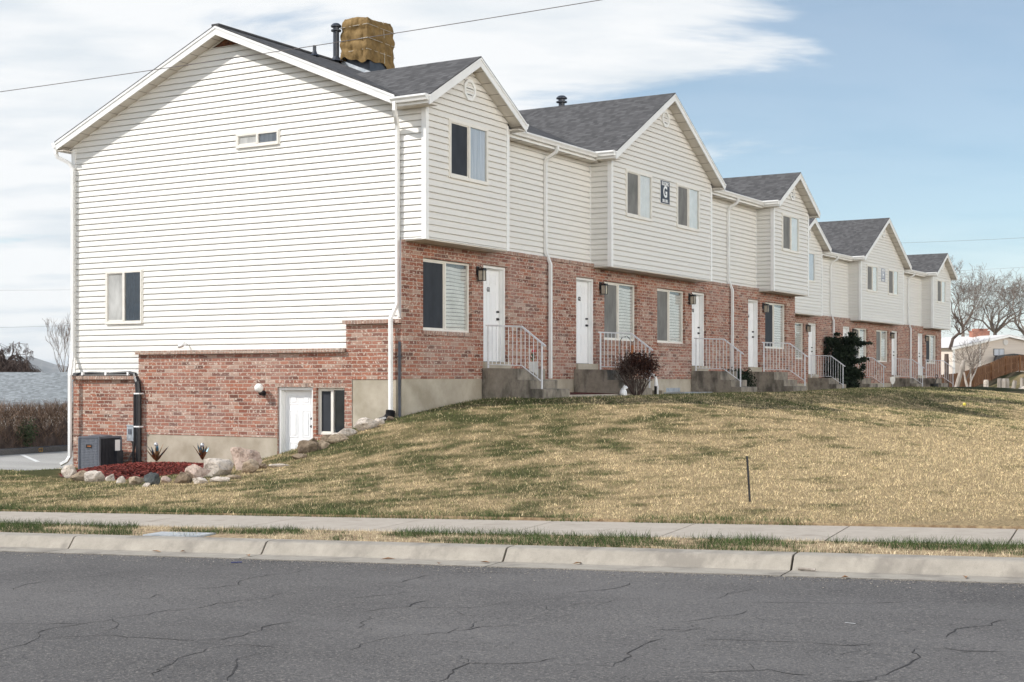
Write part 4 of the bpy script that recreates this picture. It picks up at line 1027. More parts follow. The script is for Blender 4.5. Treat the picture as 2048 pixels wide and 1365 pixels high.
# ------------------------------------------------------------------ rocks
def boulder(c, wx, wy, hz, mat, label, seed, group='landscape rocks', sink=.25):
    rr = random.Random(seed); V = []; 
    import bmesh
    bm = bmesh.new(); bmesh.ops.create_icosphere(bm, subdivisions=3, radius=1.)
    pl = []
    for _ in range(15):
        d = Vector((rr.gauss(0, 1), rr.gauss(0, 1), rr.gauss(0, .8))).normalized(); pl.append((d, rr.uniform(.46, .80)))
    ang = rr.uniform(-.5, .5)
    for vv in bm.verts:
        p = vv.co.copy()
        for d, h in pl:
            t = p.dot(d)
            if t > h: p -= d*(t-h)*.92
        nz = vnoise(np.array([p.x*3+seed*7.1]), np.array([p.y*3+p.z*2.3+seed]), 1.)[0]-.5
        p *= 1+.20*nz+.11*(vnoise(np.array([p.x*9+seed]), np.array([p.y*9-p.z*7]), 1.)[0]-.5)
        vv.co = p
    mnz = min(vv.co.z for vv in bm.verts); mxz = max(vv.co.z for vv in bm.verts); ex = max(abs(vv.co.x) for vv in bm.verts); ey = max(abs(vv.co.y) for vv in bm.verts)
    for vv in bm.verts:
        vv.co = Vector((vv.co.x/ex*wx/2, vv.co.y/ey*wy/2, (vv.co.z-mnz)/(mxz-mnz)*hz*(1+sink)-hz*sink))
    me = bpy.data.meshes.new('rock'); bm.to_mesh(me); bm.free(); me.materials.append(M[mat])
    o = bpy.data.objects.new('rock', me); COL.objects.link(o); o.location = c; o.rotation_euler = (0, 0, R(31.1)+ang)
    tag(o, label, 'rock', group); return o
# (u centre, v foot, width px, height px, material, label)
ROCKS = [(140, 956, 34, 26, 'rock_pale', 'white rock at the left end of the bed edging, below the downspout'), (157, 962, 32, 20, 'rock_tan', 'tan rock second from the left in the bed edging'), (190, 965, 40, 22, 'rock_pale', 'broad pale rock in the bed edging before the air conditioner'),
         (220, 965, 28, 16, 'rock_pale', 'small white rock by grass tufts in the bed edging'), (242, 967, 20, 14, 'rock_pale', 'small round pale rock left of the wide tan one'), (272, 970, 34, 16, 'rock_tan', 'wide low tan rock left of the black rock'),
         (286, 957, 22, 13, 'rock_brown', 'small brown rock lying behind the black rock'), (307, 970, 36, 24, 'rock_dark', 'black rock in the middle of the bed edging'), (294, 974, 20, 8, 'rock_pale', 'small flat pale rock at the foot of the black rock'), (332, 966, 22, 13, 'rock_pink', 'small oval pinkish rock right of the black rock'),
         (367, 967, 38, 22, 'rock_brown', 'brown angular rock at the foot of the pink boulder'), (393, 958, 56, 28, 'rock_pink', 'pink boulder on the front edge of the mulch bed'), (403, 967, 38, 12, 'rock_pale', 'flat pale rock below the pink boulder'), (430, 952, 70, 34, 'rock_pale', 'long pale slab boulder in the middle of the right bed edge'),
         (440, 964, 44, 10, 'rock_pale', 'low grey white rock under the long slab boulder'), (489, 938, 70, 42, 'rock_pink', 'largest rounded boulder at the right end of the mulch bed'), (501, 946, 38, 26, 'rock_tan', 'upright tan rock leaning against the largest boulder'), (470, 958, 40, 8, 'rock_tan', 'flat tan rock below the leaning upright rock'),
         (524, 938, 24, 10, 'rock_brown', 'dark low rock right of the largest boulder'), (560, 934, 44, 6, 'rock_pale', 'flat pale stone at the foot of the lower door'),
         (598, 918, 36, 10, 'rock_tan', 'low tan rock right of the lower door'), (612, 906, 48, 24, 'rock_brown', 'brown weathered rock before the lower door'), (624, 889, 26, 12, 'rock_brown', 'small dark rock under the lower window frame'), (645, 898, 30, 16, 'rock_tan', 'rounded tan rock below the lower window'),
         (654, 884, 34, 14, 'rock_brown', 'dark brown rock under the lower window'), (678, 884, 50, 16, 'rock_tan', 'tan rock half sunk in grass right of the lower window'), (694, 873, 46, 16, 'rock_pale', 'white rock below the pale boulder on the slope'), (730, 860, 56, 24, 'rock_pale', 'large pale boulder against the concrete foundation'), (759, 850, 20, 12, 'rock_pale', 'small grey rock left of the black drain pipe'), (781, 842, 16, 9, 'rock_brown', 'small brown rock by the corner drain')]
for i, (u, v_, w, h, mt, lb) in enumerate(ROCKS):
    p = gnd(u, v_); b = fx_b(p[0], p[1]); sc_ = b/F
    boulder(p, w*sc_*1.05, max(.14, min(w, h*1.5)*sc_*.9), h*sc_*1.06, mt, lb, i+3)

# mulch bed with loose chips
def mound(cx, cy, rx, ry, top, name, label, nchip, n_=40, ang=0.):
    m_ = MB(); rings = 10; V = []; Fc = []
    for k in range(rings+1):
        t = k/rings
        for i in range(n_):
            a = 2*math.pi*i/n_; q = t*(1+.06*math.sin(3*a+1)+.04*math.sin(5*a))
            x = cx+rx*q*math.cos(a); y = cy+ry*q*math.sin(a); V.append((x, y, tz(x, y)+top*(1-t**2.2)-.02+.02*math.sin(x*9)*math.sin(y*8)*(1-t)))
    for k in range(rings):
        for i in range(n_):
            j = (i+1) % n_; Fc.append((k*n_+i, k*n_+j, (k+1)*n_+j, (k+1)*n_+i))
    # chips in the same mesh
    e = tag(empty(name, (0, 0, 0)), label, 'mulch bed', kind='stuff')
    me = bpy.data.meshes.new('mulch_base'); me.from_pydata(V, [], Fc); me.materials.append(M['mulch']); me.update(); ob = bpy.data.objects.new('mulch_base', me); COL.objects.link(ob); ob.parent = e
    rr_ = np.sqrt(rng.random(nchip)); th = rng.random(nchip)*2*np.pi; x = cx+rx*.98*rr_*np.cos(th); y = cy+ry*.98*rr_*np.sin(th); z = terr(x, y)+top*(1-rr_**2.2)-.012
    ln = .018+.035*rng.random(nchip); wd = .006+.010*rng.random(nchip); az = rng.random(nchip)*2*np.pi; el = (rng.random(nchip)-.4)*.9
    dx, dy, dz = np.cos(az)*np.cos(el), np.sin(az)*np.cos(el), np.sin(el); px, py = -np.sin(az), np.cos(az)
    q = np.empty((nchip, 4, 3), np.float32)
    for k, (sl, sw_) in enumerate(((-1, -1), (1, -1), (1, 1), (-1, 1))):
        q[:, k] = np.stack([x+sl*dx*ln+sw_*px*wd, y+sl*dy*ln+sw_*py*wd, z+.012+sl*dz*ln], 1)
    cc = np.array([.20, .042, .034])*(.25+1.3*rng.random((nchip, 1)))+np.array([.05, .02, .012])*(rng.random((nchip, 1)) < .18)
    ob = raw_mesh('wood_chips', q.reshape(-1, 3), np.arange(4*nchip).reshape(nchip, 4), M['chip'], np.repeat(cc[:, None], 4, 1).reshape(-1, 3)); ob.parent = e; ob['kind'] = 'stuff'
mound(-5.12, -1.42, 2.55, 1.50, .22, 'mulch_bed', 'red bark mulch bed behind the rock edging at the gable', 11000)
m = MB()
for i in range(40):
    x0, x1, y0, y1 = .1, 1.5, 4.0+i*.075, 4.0+(i+1)*.075
    m.face([(x0, y0, -.30+.01*math.sin(i*2)), (x1, y0, -.335+.01*math.sin(i)), (x1, y1, -.335+.01*math.sin(i+1)), (x0, y1, -.30+.01*math.sin(i*2+2))])
mb2 = m.build('mulch_bed', M['mulch']); tag(mb2, 'red mulch strip between the first and second entry steps', 'mulch bed', kind='stuff')
m = MB(); m.box(1.5, 1.60, 3.95, 6.98, -.6, -.325); o = m.build('bed_edging', M['sidewalk']); tag(o, 'low concrete edging strip along the red mulch by the steps', 'edging')

# metal agave ornaments
def agave(u, v_, s, label, seed):
    rr_ = random.Random(seed); e = empty('garden_ornament', (u, -.8, v_)); tag(e, label, 'garden ornament', 'metal agave ornaments')
    for k in range(15):
        a = k*2.4; el = R(rr_.uniform(38, 86)); L = s*rr_.uniform(.75, 1.08); w = .030*s/.36
        d = Vector((math.cos(a)*math.cos(el), math.sin(a)*math.cos(el), math.sin(el))); sd = Vector((-math.sin(a), math.cos(a), 0)); nn_ = d.cross(sd)
        m = MB(); pts = [(0, .5), (.3, 1.), (.6, .85), (.85, .4), (1, .0)]
        for (t0, w0), (t1, w1) in zip(pts[:-1], pts[1:]):
            c0, c1 = d*L*t0, d*L*t1; k0, k1 = nn_*w*.5*w0, nn_*w*.5*w1
            mi = 1 if t0 >= .6 and k % 3 else 0
            m.face([c0-sd*w*w0, c0+k0, c1+k1, c1-sd*w*w1], None, mi); m.face([c0+k0, c0+sd*w*w0, c1+sd*w*w1, c1+k1], None, mi)
        m.build('leaf_blade', [M['agave'], M['agaveblue']], e)
    m = MB(); m.lathe([(0, -.045)]+[(.045*math.sin(k*math.pi/8), -.045*math.cos(k*math.pi/8)) for k in range(1, 8)]+[(0, .045)], (0.02, -.03, s*.86), 12); m.build('glass_ball', M['galv'], e, True)
agave(-5.83, -1.74, .42, 'painted metal agave ornament at the left in the mulch bed', 1); agave(-4.51, -1.67, .36, 'painted metal agave ornament nearer the large boulder in the mulch bed', 2)

# ------------------------------------------------------------------ front garden things
def leaf_cloud(name, centers, n, size, cols, mat, parent, flat=0.3):
    """leaf-sized faces through a set of lobes (x, y, z, rx, ry, rz)"""
    C = np.array(centers); vol = C[:, 3]*C[:, 4]*C[:, 5]; k = rng.choice(len(C), n, p=vol/vol.sum()); d = rng.normal(size=(n, 3)); d /= np.linalg.norm(d, axis=1)[:, None]
    r = rng.random(n)**.45; p = C[k, :3]+d*r[:, None]*C[k, 3:6]*(1+.18*rng.normal(size=(n, 1)))
    a = rng.normal(size=(n, 3)); a[:, 2] += flat; a /= np.linalg.norm(a, axis=1)[:, None]; bb = np.cross(a, rng.normal(size=(n, 3))); bb /= np.linalg.norm(bb, axis=1)[:, None]
    s = size*(.5+rng.random((n, 1)))
    q = np.stack([p-a*s-bb*s*.35, p+a*s*.3-bb*s*.5, p+a*s*1.3, p+a*s*.2+bb*s*.5], 1)
    cc = np.array(cols)[rng.integers(0, len(cols), n)]*(.55+.8*rng.random((n, 1)))
    o = raw_mesh(name, q.reshape(-1, 3), np.arange(4*n).reshape(n, 4), mat, np.repeat(cc[:, None], 4, 1).reshape(-1, 3)); o.parent = parent; return o
def twigs(m, base, d, L, r, depth, rr_, spread=.5, n=(2, 3), up=.1, droop=0., minr=.003, shrink=(.6, .85), sides=4):
    """recursive bare branches added to mesh builder m"""
    pts = [Vector(base)]; dd = Vector(d).normalized(); seg = 4
    for k in range(seg):
        dd = (dd+Vector((rr_.gauss(0, .13), rr_.gauss(0, .13), rr_.gauss(0, .10)+up*.25-droop*.3))).normalized(); pts.append(pts[-1]+dd*L/seg)
    r1 = max(minr, r*.62); m.tube(pts, [r+(r1-r)*k/seg for k in range(seg+1)], sides if r > .03 else 3, cap=False)
    if depth <= 0: return
    for k in range(rr_.randint(*n)):
        t = rr_.randint(2, seg) if k else seg
        ax = dd.orthogonal().normalized(); ax.rotate(Matrix.Rotation(rr_.uniform(0, 6.28), 3, dd))
        nd = (dd*(1-spread*.4)+ax*spread*rr_.uniform(.6, 1.3)+Vector((0, 0, up-droop))).normalized()
        twigs(m, pts[t], nd, L*rr_.uniform(*shrink), max(minr, r1*rr_.uniform(.6, .9)), depth-1, rr_, spread, n, up, droop, minr, shrink, sides)
# brown bush before the second steps
bp = (1.75, 6.95, -.38); bs = empty('shrub', bp); tag(bs, 'dry brown rounded shrub with bare stems before the second entry steps', 'shrub'); rr_ = random.Random(5); m = MB()
for k in range(54):
    a = rr_.uniform(0, 6.28); e = rr_.uniform(.1, .66); twigs(m, (math.cos(a)*.08, math.sin(a)*.08, 0), (math.cos(a)*e, math.sin(a)*e, 1), rr_.uniform(.45, .62), .010, 2, rr_, .42, (2, 3), .12, 0, .003, (.45, .7))
m.build('stem', M['barkdark'], bs)
leaf_cloud('leaves', [(0, 0, .78, .42, .42, .26), (-.26, .05, .62, .26, .26, .22), (.27, 0, .66, .26, .26, .24)], 4600, .022, [(.040, .015, .011), (.026, .011, .009), (.075, .032, .020)], M['bush'], bs)
# black-green evergreen by the farther block
pe = (-2.2, 34.75, -.40); ev = empty('evergreen_shrub', pe); tag(ev, 'big dark ragged evergreen shrub against the farther brick front', 'shrub')
sc_ = fx_b(pe[0], pe[1])/F
def lob(u, v_, ru, rv):
    a = (u-1692)*sc_; return (a*RX, a*RY, (783-v_)*sc_, ru*sc_, ru*sc_, rv*sc_)
leaf_cloud('foliage', [lob(1680, 735, 26, 28), lob(1666, 690, 16, 11), lob(1656, 684, 10, 6), lob(1698, 686, 20, 10), lob(1718, 692, 12, 5), lob(1731, 691, 9, 3), lob(1706, 726, 16, 6), lob(1724, 723, 11, 5), lob(1680, 764, 30, 17), lob(1652, 706, 8, 8), lob(1712, 752, 14, 11), lob(1686, 708, 24, 15), lob(1672, 673, 9, 4), lob(1700, 672, 10, 4), lob(1723, 738, 7, 6), lob(1658, 742, 10, 14), lob(1690, 776, 24, 8)], 17000, .055, [(.010, .018, .011), (.016, .026, .014), (.022, .034, .018)], M['needle'], ev)
m = MB(); m.tube([(0, 0, -.1), (.05, .0, .6), (0, .05, 1.3)], [.08, .06, .03], 8); m.build('trunk', M['barkdark'], ev)
# small box hedge plant behind the third railing
pl = empty('evergreen_shrub', (.75, 15.6, -.37)); tag(pl, 'low clipped dark evergreen behind the third stair railing', 'shrub'); leaf_cloud('foliage', [(0, -.45, .40, .34, .45, .28), (0, .25, .40, .34, .45, .28), (0, .1, .15, .36, .7, .2)], 5200, .028, [(.012, .022, .012), (.02, .034, .018)], M['needle'], pl)
m = MB(); m.tube([(0, 0, -.1), (0, 0, .3)], .03, 6); m.build('trunk', M['barkdark'], pl)

# white animal statue
p = (1.72, 6.28, -.36); sx = empty('animal_statue', p); tag(sx, 'small white sitting animal statue at the foot of the steps', 'statue'); sx.rotation_euler = (0, 0, R(31)); sx.scale = (.9, .9, .9)
m = MB(); m.lathe([(.02, 0), (.085, .01), (.098, .06), (.085, .12), (.055, .17), (.03, .20)], (0, 0, 0), 14)
m.tube([(.0, -.02, .14), (.035, -.03, .20), (.075, -.03, .205), (.11, -.03, .19)], [.045, .055, .045, .018], 10); m.tube([(.03, -.06, .0), (.07, -.06, .02), (.055, -.06, .11)], [.03, .026, .02], 8); m.tube([(.03, .03, .0), (.07, .03, .02), (.055, .03, .11)], [.03, .026, .02], 8)
m.build('body', M['white'], sx, True)
m = MB(); m.tube([(.03, -.05, .23), (.02, -.055, .265)], [.018, .008], 6); m.tube([(.03, .0, .23), (.02, .005, .265)], [.018, .008], 6); m.build('ear', M['white'], sx)
# vent pipe
pv = empty('vent_pipe', (.32, 10.95, -.38)); tag(pv, 'bent white plastic vent pipe over a black sleeve by the brick', 'vent pipe')
m = MB(); m.tube([(-.2, -.12, .52), (-.08, -.12, .53), (.0, -.08, .50), (.02, -.02, .40), (.02, 0, .22)], [.028, .03, .034, .04, .055], 12); m.tube([(.12, -.12, -.0), (.12, -.12, .16), (.10, -.06, .20), (.04, 0, .20)], .022, 10); m.build('pipe', M['white'], pv, True)
m = MB(); m.tube([(.02, 0, -.05), (.02, 0, .26)], .05, 12); m.build('sleeve', M['black'], pv, True)
m = MB(); m.box(-.2, .14, .10, .22, -.1, .1); m.build('block', M['found'], pv)
# basement window and its well cover (third unit)
m = MB(); m.box(.0885, .095, 12.1, 13.0, -.33, -.22); o = m.build('basement_window', M['galv']); o.parent = BG
m = MB(); m.box(.10, .75, 11.8, 13.7, -.37, -.335); tag(m.build('window_well_cover', M['galv']), 'flat grey cover over the basement window well', 'well cover')
# hook with feeder on the second steps
hk = empty('shepherd_hook', (.72, 8.15, -.02)); tag(hk, 'thin dark shepherd hook standing on the second steps', 'garden hook')
m = MB(); m.tube([(0, 0, 0), (-.02, 0, .55), (-.03, 0, .95), (.03, .02, 1.06), (.16, .04, 1.07), (.24, .05, .98), (.26, .05, .93), (.31, .06, .94), (.33, .06, .98)], .009, 6); m.build('rod', M['black'], hk)
fd = empty('bird_feeder', (.99, 8.21, .62)); tag(fd, 'orange cylinder bird feeder hanging on the dark hook', 'bird feeder')
m = MB(); m.lathe([(0, .0), (.065, .0), (.065, .20), (.05, .215), (0, .22)], (0, 0, 0), 14); m.build('tube', M['orange'], fd)
m = MB(); m.lathe([(0, -.03), (.075, -.03), (.075, .0), (0, .001)], (0, 0, 0), 14); m.tube([(0, 0, .22), (-.02, 0, .30)], .004, 4); m.build('base', M['barkdark'], fd)
# ornament on the first railing
og = empty('hanging_ornament', (1.32, 2.90, .60)); tag(og, 'hanging cloth ornament with a red flower on the first railing', 'ornament')
m = MB(); m.lathe([(0, -.03), (.035, -.02), (.045, .0), (.035, .03), (0, .04)], (0, 0, .0), 10); m.build('flower', M['red'], og)
m = MB()
for k in range(5): m.box(-.05+.02*(k % 3), -.01+.02*(k % 3), -.012, .012, -.09-.03*k, -.06-.03*k)
m.build('leaves', M['green'], og)
m = MB(); m.prism([(-.09, -.22), (.08, -.22), (.07, -.50), (.03, -.45), (-.08, -.42)], lambda p: (p[0], -.01, p[1]), lambda p: (p[0], .01, p[1])); m.build('cloth', M['blind'], og)
# yard sign
p = (-1.75, 39.7, -.43); ys = empty('yard_sign', p); s5 = fx_b(p[0], p[1])/F; tag(ys, 'pale shield shaped yard sign on a thin stake', 'yard sign'); ys.rotation_euler = (0, 0, R(35))
sh = [(-.11, .36), (0, .39), (.11, .36), (.115, .22), (.07, .10), (0, .03), (-.07, .10), (-.115, .22)]
m = MB(); m.prism([(a, b+.18) for a, b in sh], lambda p: (p[0], -.008, p[1]), lambda p: (p[0], .008, p[1])); m.build('shield', M['shield'], ys)
m = MB(); m.tube([(0, .012, -.05), (0, .012, .45)], .01, 6); m.build('stake', M['galv'], ys)
# bucket and scoop by the last steps
p = (-1.35, 45.15, -.54); bk = empty('bucket', p); tag(bk, 'black bucket with a long handled scoop by the farthest steps', 'bucket')
m = MB(); m.lathe([(0, 0), (.15, 0), (.19, .36), (.17, .36), (.14, .02)], (0, 0, 0), 14); m.build('pail', M['black'], bk)
m = MB(); m.tube([(0, 0, .2), (.1, .06, .62)], .022, 6); lp = [(.1+.055*math.sin(a)+.02*math.cos(a), .06+.03*math.sin(a), .70-.08*math.cos(a)) for a in np.linspace(0, 6.28, 13)]; m.tube(lp, .016, 5, cap=False); m.build('handle', M['black'], bk)
# marker stake in the lawn
p = gnd(1501, 1004); q = at(1494, 913, fx_b(p[0], p[1]))
m = MB(); m.tube([(p[0], p[1], p[2]-.1), q], .012, 6); so = m.build('marker_stake', M['black']); tag(so, 'thin black marker stake leaning in the lawn', 'stake')
# yellow ball, utility plate, litter
p = gnd(1929, 813); m = MB(); m.lathe([(0, -.05), (.04, -.035), (.05, 0), (.04, .035), (0, .05)], (p[0], p[1], p[2]+.06), 10); mt = noisy('yellow_rubber', (.6, .5, .08), (.7, .6, .1), 4, .5); tag(m.build('ball', mt, None, True), 'tiny yellow ball in the shaded lawn', 'ball')
pa = road_at(405, 1072); sA, nA = sn(pa[0], pa[1]); s0 = sn(*at(400, 1072, 14.)[:2])[0]
m = MB(); q0 = s_of(405, 1076); m.prism([(.67, 0), (.67, .022), (.98, .022), (.98, 0)], lambda p: st(q0-.05, p[0], p[1]+.107), lambda p: st(q0+.62, p[0], p[1]+.107))
up = m.build('utility_cover', M['galv']); tag(up, 'pale metal utility cover set in the verge', 'utility cover')
a, b = road_at(462, 1128, .012), road_at(484, 1127, .012); m = MB(); m.tube([a, b], .005, 6); tag(m.build('pen', M['blue']), 'blue pen lying on the asphalt near the gutter', 'pen')
a, b = road_at(1597, 1143, .02), road_at(1631, 1145, .02); m = MB(); m.tube([a, b], .012, 6); tag(m.build('stick', M['woodgrey']), 'short pale stick lying in the gutter', 'stick')
mleaf = noisy('dead_leaf', (.20, .10, .05), (.34, .2, .1), 9, .8)
lf = None
for i, (u, v_) in enumerate(((1690, 1158), (1930, 1158), (312, 1106), (366, 1106), (497, 1114), (776, 1121), (877, 1130), (970, 1128), (1156, 1130))):
    p = road_at(u, v_, .012); m = MB(); w = .03+.02*(i % 3)
    m.face([(-w, -.012, .0), (0, -.02, .012), (w, 0, .002), (0, .018, .014)]); o = m.build('dead_leaf', mleaf); o.location = p; o.rotation_euler = (0, 0, i*1.3+.4)
    tag(o, 'dry brown leaf lying in the concrete gutter', 'leaf', 'dry leaves in the gutter')
a, b = road_at(1690, 1247, .005), road_at(1711, 1249, .005); m = MB()
va, vb = Vector(a), Vector(b); dd = (vb-va).normalized(); pr = Vector((-dd.y, dd.x, 0))*.006; m.face([va-pr, vb-pr, vb+pr, va+pr]); o = m.build('paint_mark', M['paint']); o['kind'] = 'structure'

# ------------------------------------------------------------------ parking lot, its kerb and hedge on the left
def fan(name, px, mat, kind='structure'):
    m = MB(); m.face(px); o = m.build(name, mat)
    if kind: o['kind'] = kind
    return o
ZL = -2.12
def atz(u, v_, z): b = F*z/(HZ-v_); return at(u, v_, b)
l0 = atz(-700, 946, ZL); l1 = (-9.13, -1.05, ZL+.03); l2 = (-9.13, 24., ZL+.03); l3 = at(-700, 760, 43.5)
fan('parking_lot', [(-60, -1.6, ZL), (-9.6, -1.05, ZL), (-9.12, -.6, ZL), (-9.12, 26., ZL), (-60, 26., ZL)], M['lot'])
m = MB(); a, b = Vector(atz(44, 910, ZL+.006)), Vector(atz(76, 924, ZL+.006)); dd = (b-a).normalized(); pr = Vector((-dd.y, dd.x, 0))*.06; m.face([a-pr, b-pr, b+pr, a+pr]); o = m.build('parking_line', M['paint']); o['kind'] = 'structure'
kb0 = atz(-260, 929, ZL); kb1 = atz(215, 897, ZL)
kd = (Vector(kb1)-Vector(kb0)).normalized(); kn = Vector((-kd.y, kd.x, 0))
if kn.dot(Vector((FX, FY, 0))) < 0: kn = -kn
m = MB(); k0, k1 = Vector(kb0), Vector(kb1)
m.prism([(0, 0), (0.03, .15), (.25, .17), (.25, 0)], lambda p: tuple(k0+kn*p[0]+Vector((0, 0, p[1]))), lambda p: tuple(k1+kn*p[0]+Vector((0, 0, p[1])))); o = m.build('parking_kerb', M['asphalt']); o['kind'] = 'structure'
tp_ = Vector(atz(122, 907, ZL)); tt = ((tp_-k0).dot(kd)); tb = k0+kd*tt
text_mesh('kerb_marking', 'G3', .155, M['orange_paint'], None, lambda x, w, z: tuple(tb+kd*x+kn*(.01-w*.0)+Vector((0, 0, .078+z))-kn*.004), 1., .003)['kind'] = 'structure'
# hedge
hd = empty('hedge', tuple(k0.lerp(k1, .5)+kn*1.2)); tag(hd, 'bare brown twiggy hedge behind the parking kerb', 'hedge')
N = 16000; t_ = rng.random(N); dp = .45+1.5*rng.random(N); zz = rng.random(N)**.75*1.28
base = np.array(k0)[None]+np.array(kd)[None]*(t_*(k1-k0).length)[:, None]+np.array(kn)[None]*dp[:, None]; base[:, 2] = ZL+.05+zz
top = .9+.55*vnoise(t_*30, dp*0, 1.); base[:, 2] = np.minimum(base[:, 2], ZL+top+.2)
d = rng.normal(size=(N, 3))*np.array([.5, .5, .25]); d[:, 2] += .85; d /= np.linalg.norm(d, axis=1)[:, None]; LN = .12+.28*rng.random(N)
wv = np.cross(d, rng.normal(size=(N, 3))); wv /= np.linalg.norm(wv, axis=1)[:, None]; wv *= .008
q = np.stack([base-wv, base+wv, base+d*LN[:, None]], 1)-np.array(hd.location)[None, None]
cc = np.array([.17, .115, .082])*(.3+1.3*rng.random((N, 1)))
o = raw_mesh('twigs', q.reshape(-1, 3), np.arange(3*N).reshape(N, 3), M['hedge'], np.repeat(cc[:, None], 3, 1).reshape(-1, 3)); o.parent = hd
m = MB(); nb = 60
for i in range(nb):
    a, b = k0.lerp(k1, i/nb), k0.lerp(k1, (i+1)/nb); h0 = .75+.2*math.sin(i*1.7)+.12*math.sin(i*.6); h1 = .75+.2*math.sin(i*1.7+1.7)+.12*math.sin(i*.6+.6); o_ = Vector(hd.location)
    m.face([a+kn*.6-o_, b+kn*.6-o_, b+kn*.75+Vector((0, 0, h1))-o_, a+kn*.75+Vector((0, 0, h0))-o_]); m.face([a+kn*.75+Vector((0, 0, h0))-o_, b+kn*.75+Vector((0, 0, h1))-o_, b+kn*1.8-o_, a+kn*1.8-o_])
m.build('inner_branches', M['barkdark'], hd)
iv = [(Vector(atz(122, 880, -1.75))-Vector(hd.location))]
leaf_cloud('ivy', [(*(tuple(k0+kd*tt-kn*-.55-Vector(hd.location))[:2]), .55, .35, .3, .45)], 500, .04, [(.05, .07, .035), (.09, .11, .06)], M['needle'], hd)
# grey roofed house on the left
hl = empty('house', at(40, 815, 54)); tag(hl, 'low house with a wide grey shingle roof behind the hedge', 'house')
HL = Matrix(((RX, FX, 0), (RY, FY, 0), (0, 0, 1)))
def HLt(p): return tuple(HL @ Vector(p))
m = MB(HLt); W0, W1 = -9.0, 2.8; RD = 5.0; RH = 1.36
m.face([(W0, 0, 0), (W1, 0, 0), (W1, RD, RH), (W0, RD, RH)], [(W0, 0), (W1, 0), (W1, 5.2), (W0, 5.2)]); m.face([(W0, RD, RH), (W1, RD, RH), (W1, 2*RD, 0), (W0, 2*RD, 0)], [(W0, 5), (W1, 5), (W1, 0), (W0, 0)])
m.face([(W0, 0, -.06), (W1, 0, -.06), (W1, 2*RD, -.06), (W0, 2*RD, -.06)]); m.build('roof', M['shingle_grey'], hl)
m = MB(HLt); m.box(W0, W1, -.03, -.005, -.16, .02); m.box(W0, W1, -.13, -.031, -.10, -.0); m.build('gutter', M['trim'], hl)
m = MB(HLt); m.box(W0+.4, W1-.4, .5, 2*RD-.5, -2.6, -.07); m.build('wall', M['house'], hl)

# ------------------------------------------------------------------ trees
def tree(name, u, v_, b, label, seed, H, depth, spread, mat, n=(2, 3), up=.12, droop=0., r=.2, lean=(0, 0), shrink=(.62, .84), limbs=3, minr=.008, split=.22):
    rr_ = random.Random(seed); p = at(u, v_, b); e = empty(name, p); tag(e, label, 'tree')
    m = MB(); tr = [(0, 0, -.5), (lean[0]*.3, lean[1]*.3, H*split*.5), (lean[0], lean[1], H*split)]; m.tube(tr, [r*1.25, r, r*.85], 8, cap=False); m.build('trunk', M[mat], e, True)
    m = MB()
    for k in range(limbs):
        a = 6.28*k/limbs+rr_.uniform(-.5, .5); sp = rr_.uniform(.35, .95)*spread/.5
        twigs(m, (lean[0], lean[1], H*split*rr_.uniform(.8, 1.)), (math.cos(a)*sp, math.sin(a)*sp, 1.), H*.30*rr_.uniform(.85, 1.15), r*.62, depth, rr_, spread, n, up, droop, minr, shrink, 6)
    m.build('crown', M[mat], e); return e
tree('bare_tree', 1926, 690, 168, 'bare tree nearest the end of the farther brick block', 31, 7.7, 6, .62, 'bark', n=(2, 3), r=.20, limbs=6, minr=.0125, shrink=(.66, .88), split=.28)
tree('bare_tree', 1990, 690, 172, 'tallest bare tree rising behind the brick chimney', 34, 7.8, 6, .75, 'bark', n=(2, 3), r=.24, limbs=7, minr=.0125, shrink=(.66, .88), split=.2)
tree('bare_tree', 2056, 700, 165, 'dark bare tree cut by the right edge of the picture', 33, 7.4, 6, .75, 'bark', n=(2, 3), r=.26, limbs=6, minr=.0125, shrink=(.66, .88))
tree('bare_tree', 1900, 690, 150, 'leaning thick bare trunk close behind the farther block', 24, 3.6, 5, .8, 'barkdark', n=(2, 3), r=.16, limbs=3, minr=.008, lean=(1.0, 0), split=.35)
tree('bare_tree', 1952, 700, 185, 'thin bare tree between the two larger ones on the right', 27, 7.0, 5, .55, 'bark', n=(2, 3), r=.14, limbs=5, minr=.0125, shrink=(.66, .88))
tree('weeping_tree', 14, 790, 70, 'dark weeping bare tree behind the grey roof', 25, 2.6, 6, .9, 'barkdark', n=(3, 4), up=-.08, droop=.36, r=.11, limbs=15, minr=.006, split=.60, shrink=(.6, .85))
tree('bare_tree', 128, 775, 62, 'slender bare sapling rising behind the grey roof beside the downspout', 26, 2.8, 4, .34, 'twig', r=.028, limbs=6, minr=.0045, up=.25, split=.2)
# white forked saplings and cut trunks at the foot of the fence
p = at(1937, 783, 90); e = empty('sapling', p); tag(e, 'white barked forked sapling before the brown fence', 'tree'); m = MB(); s9 = 90/F
def lp_(u, v_, db=0): a = (u-1937)*s9; return (a*RX+db*FX, a*RY+db*FY, (783-v_)*s9)
m.tube([lp_(1938, 786), lp_(1932, 765), lp_(1928, 745)], [.09, .075, .05], 7); m.tube([lp_(1939, 786), lp_(1942, 760), lp_(1941, 738)], [.08, .06, .04], 7); m.tube([lp_(1942, 762), lp_(1950, 745), lp_(1957, 726)], [.06, .05, .03], 7); m.build('trunk', M['barkwhite'], e)
m = MB(); rr_ = random.Random(9)
for q in ((1928, 745), (1941, 738), (1957, 726), (1950, 745), (1932, 760), (1945, 748)):
    for k in range(3): twigs(m, lp_(*q), (rr_.gauss(0, .4), rr_.gauss(0, .4), 1), .75, .022, 3, rr_, .5, (2, 3), .1, 0, .007)
m.build('crown', M['bark'], e)
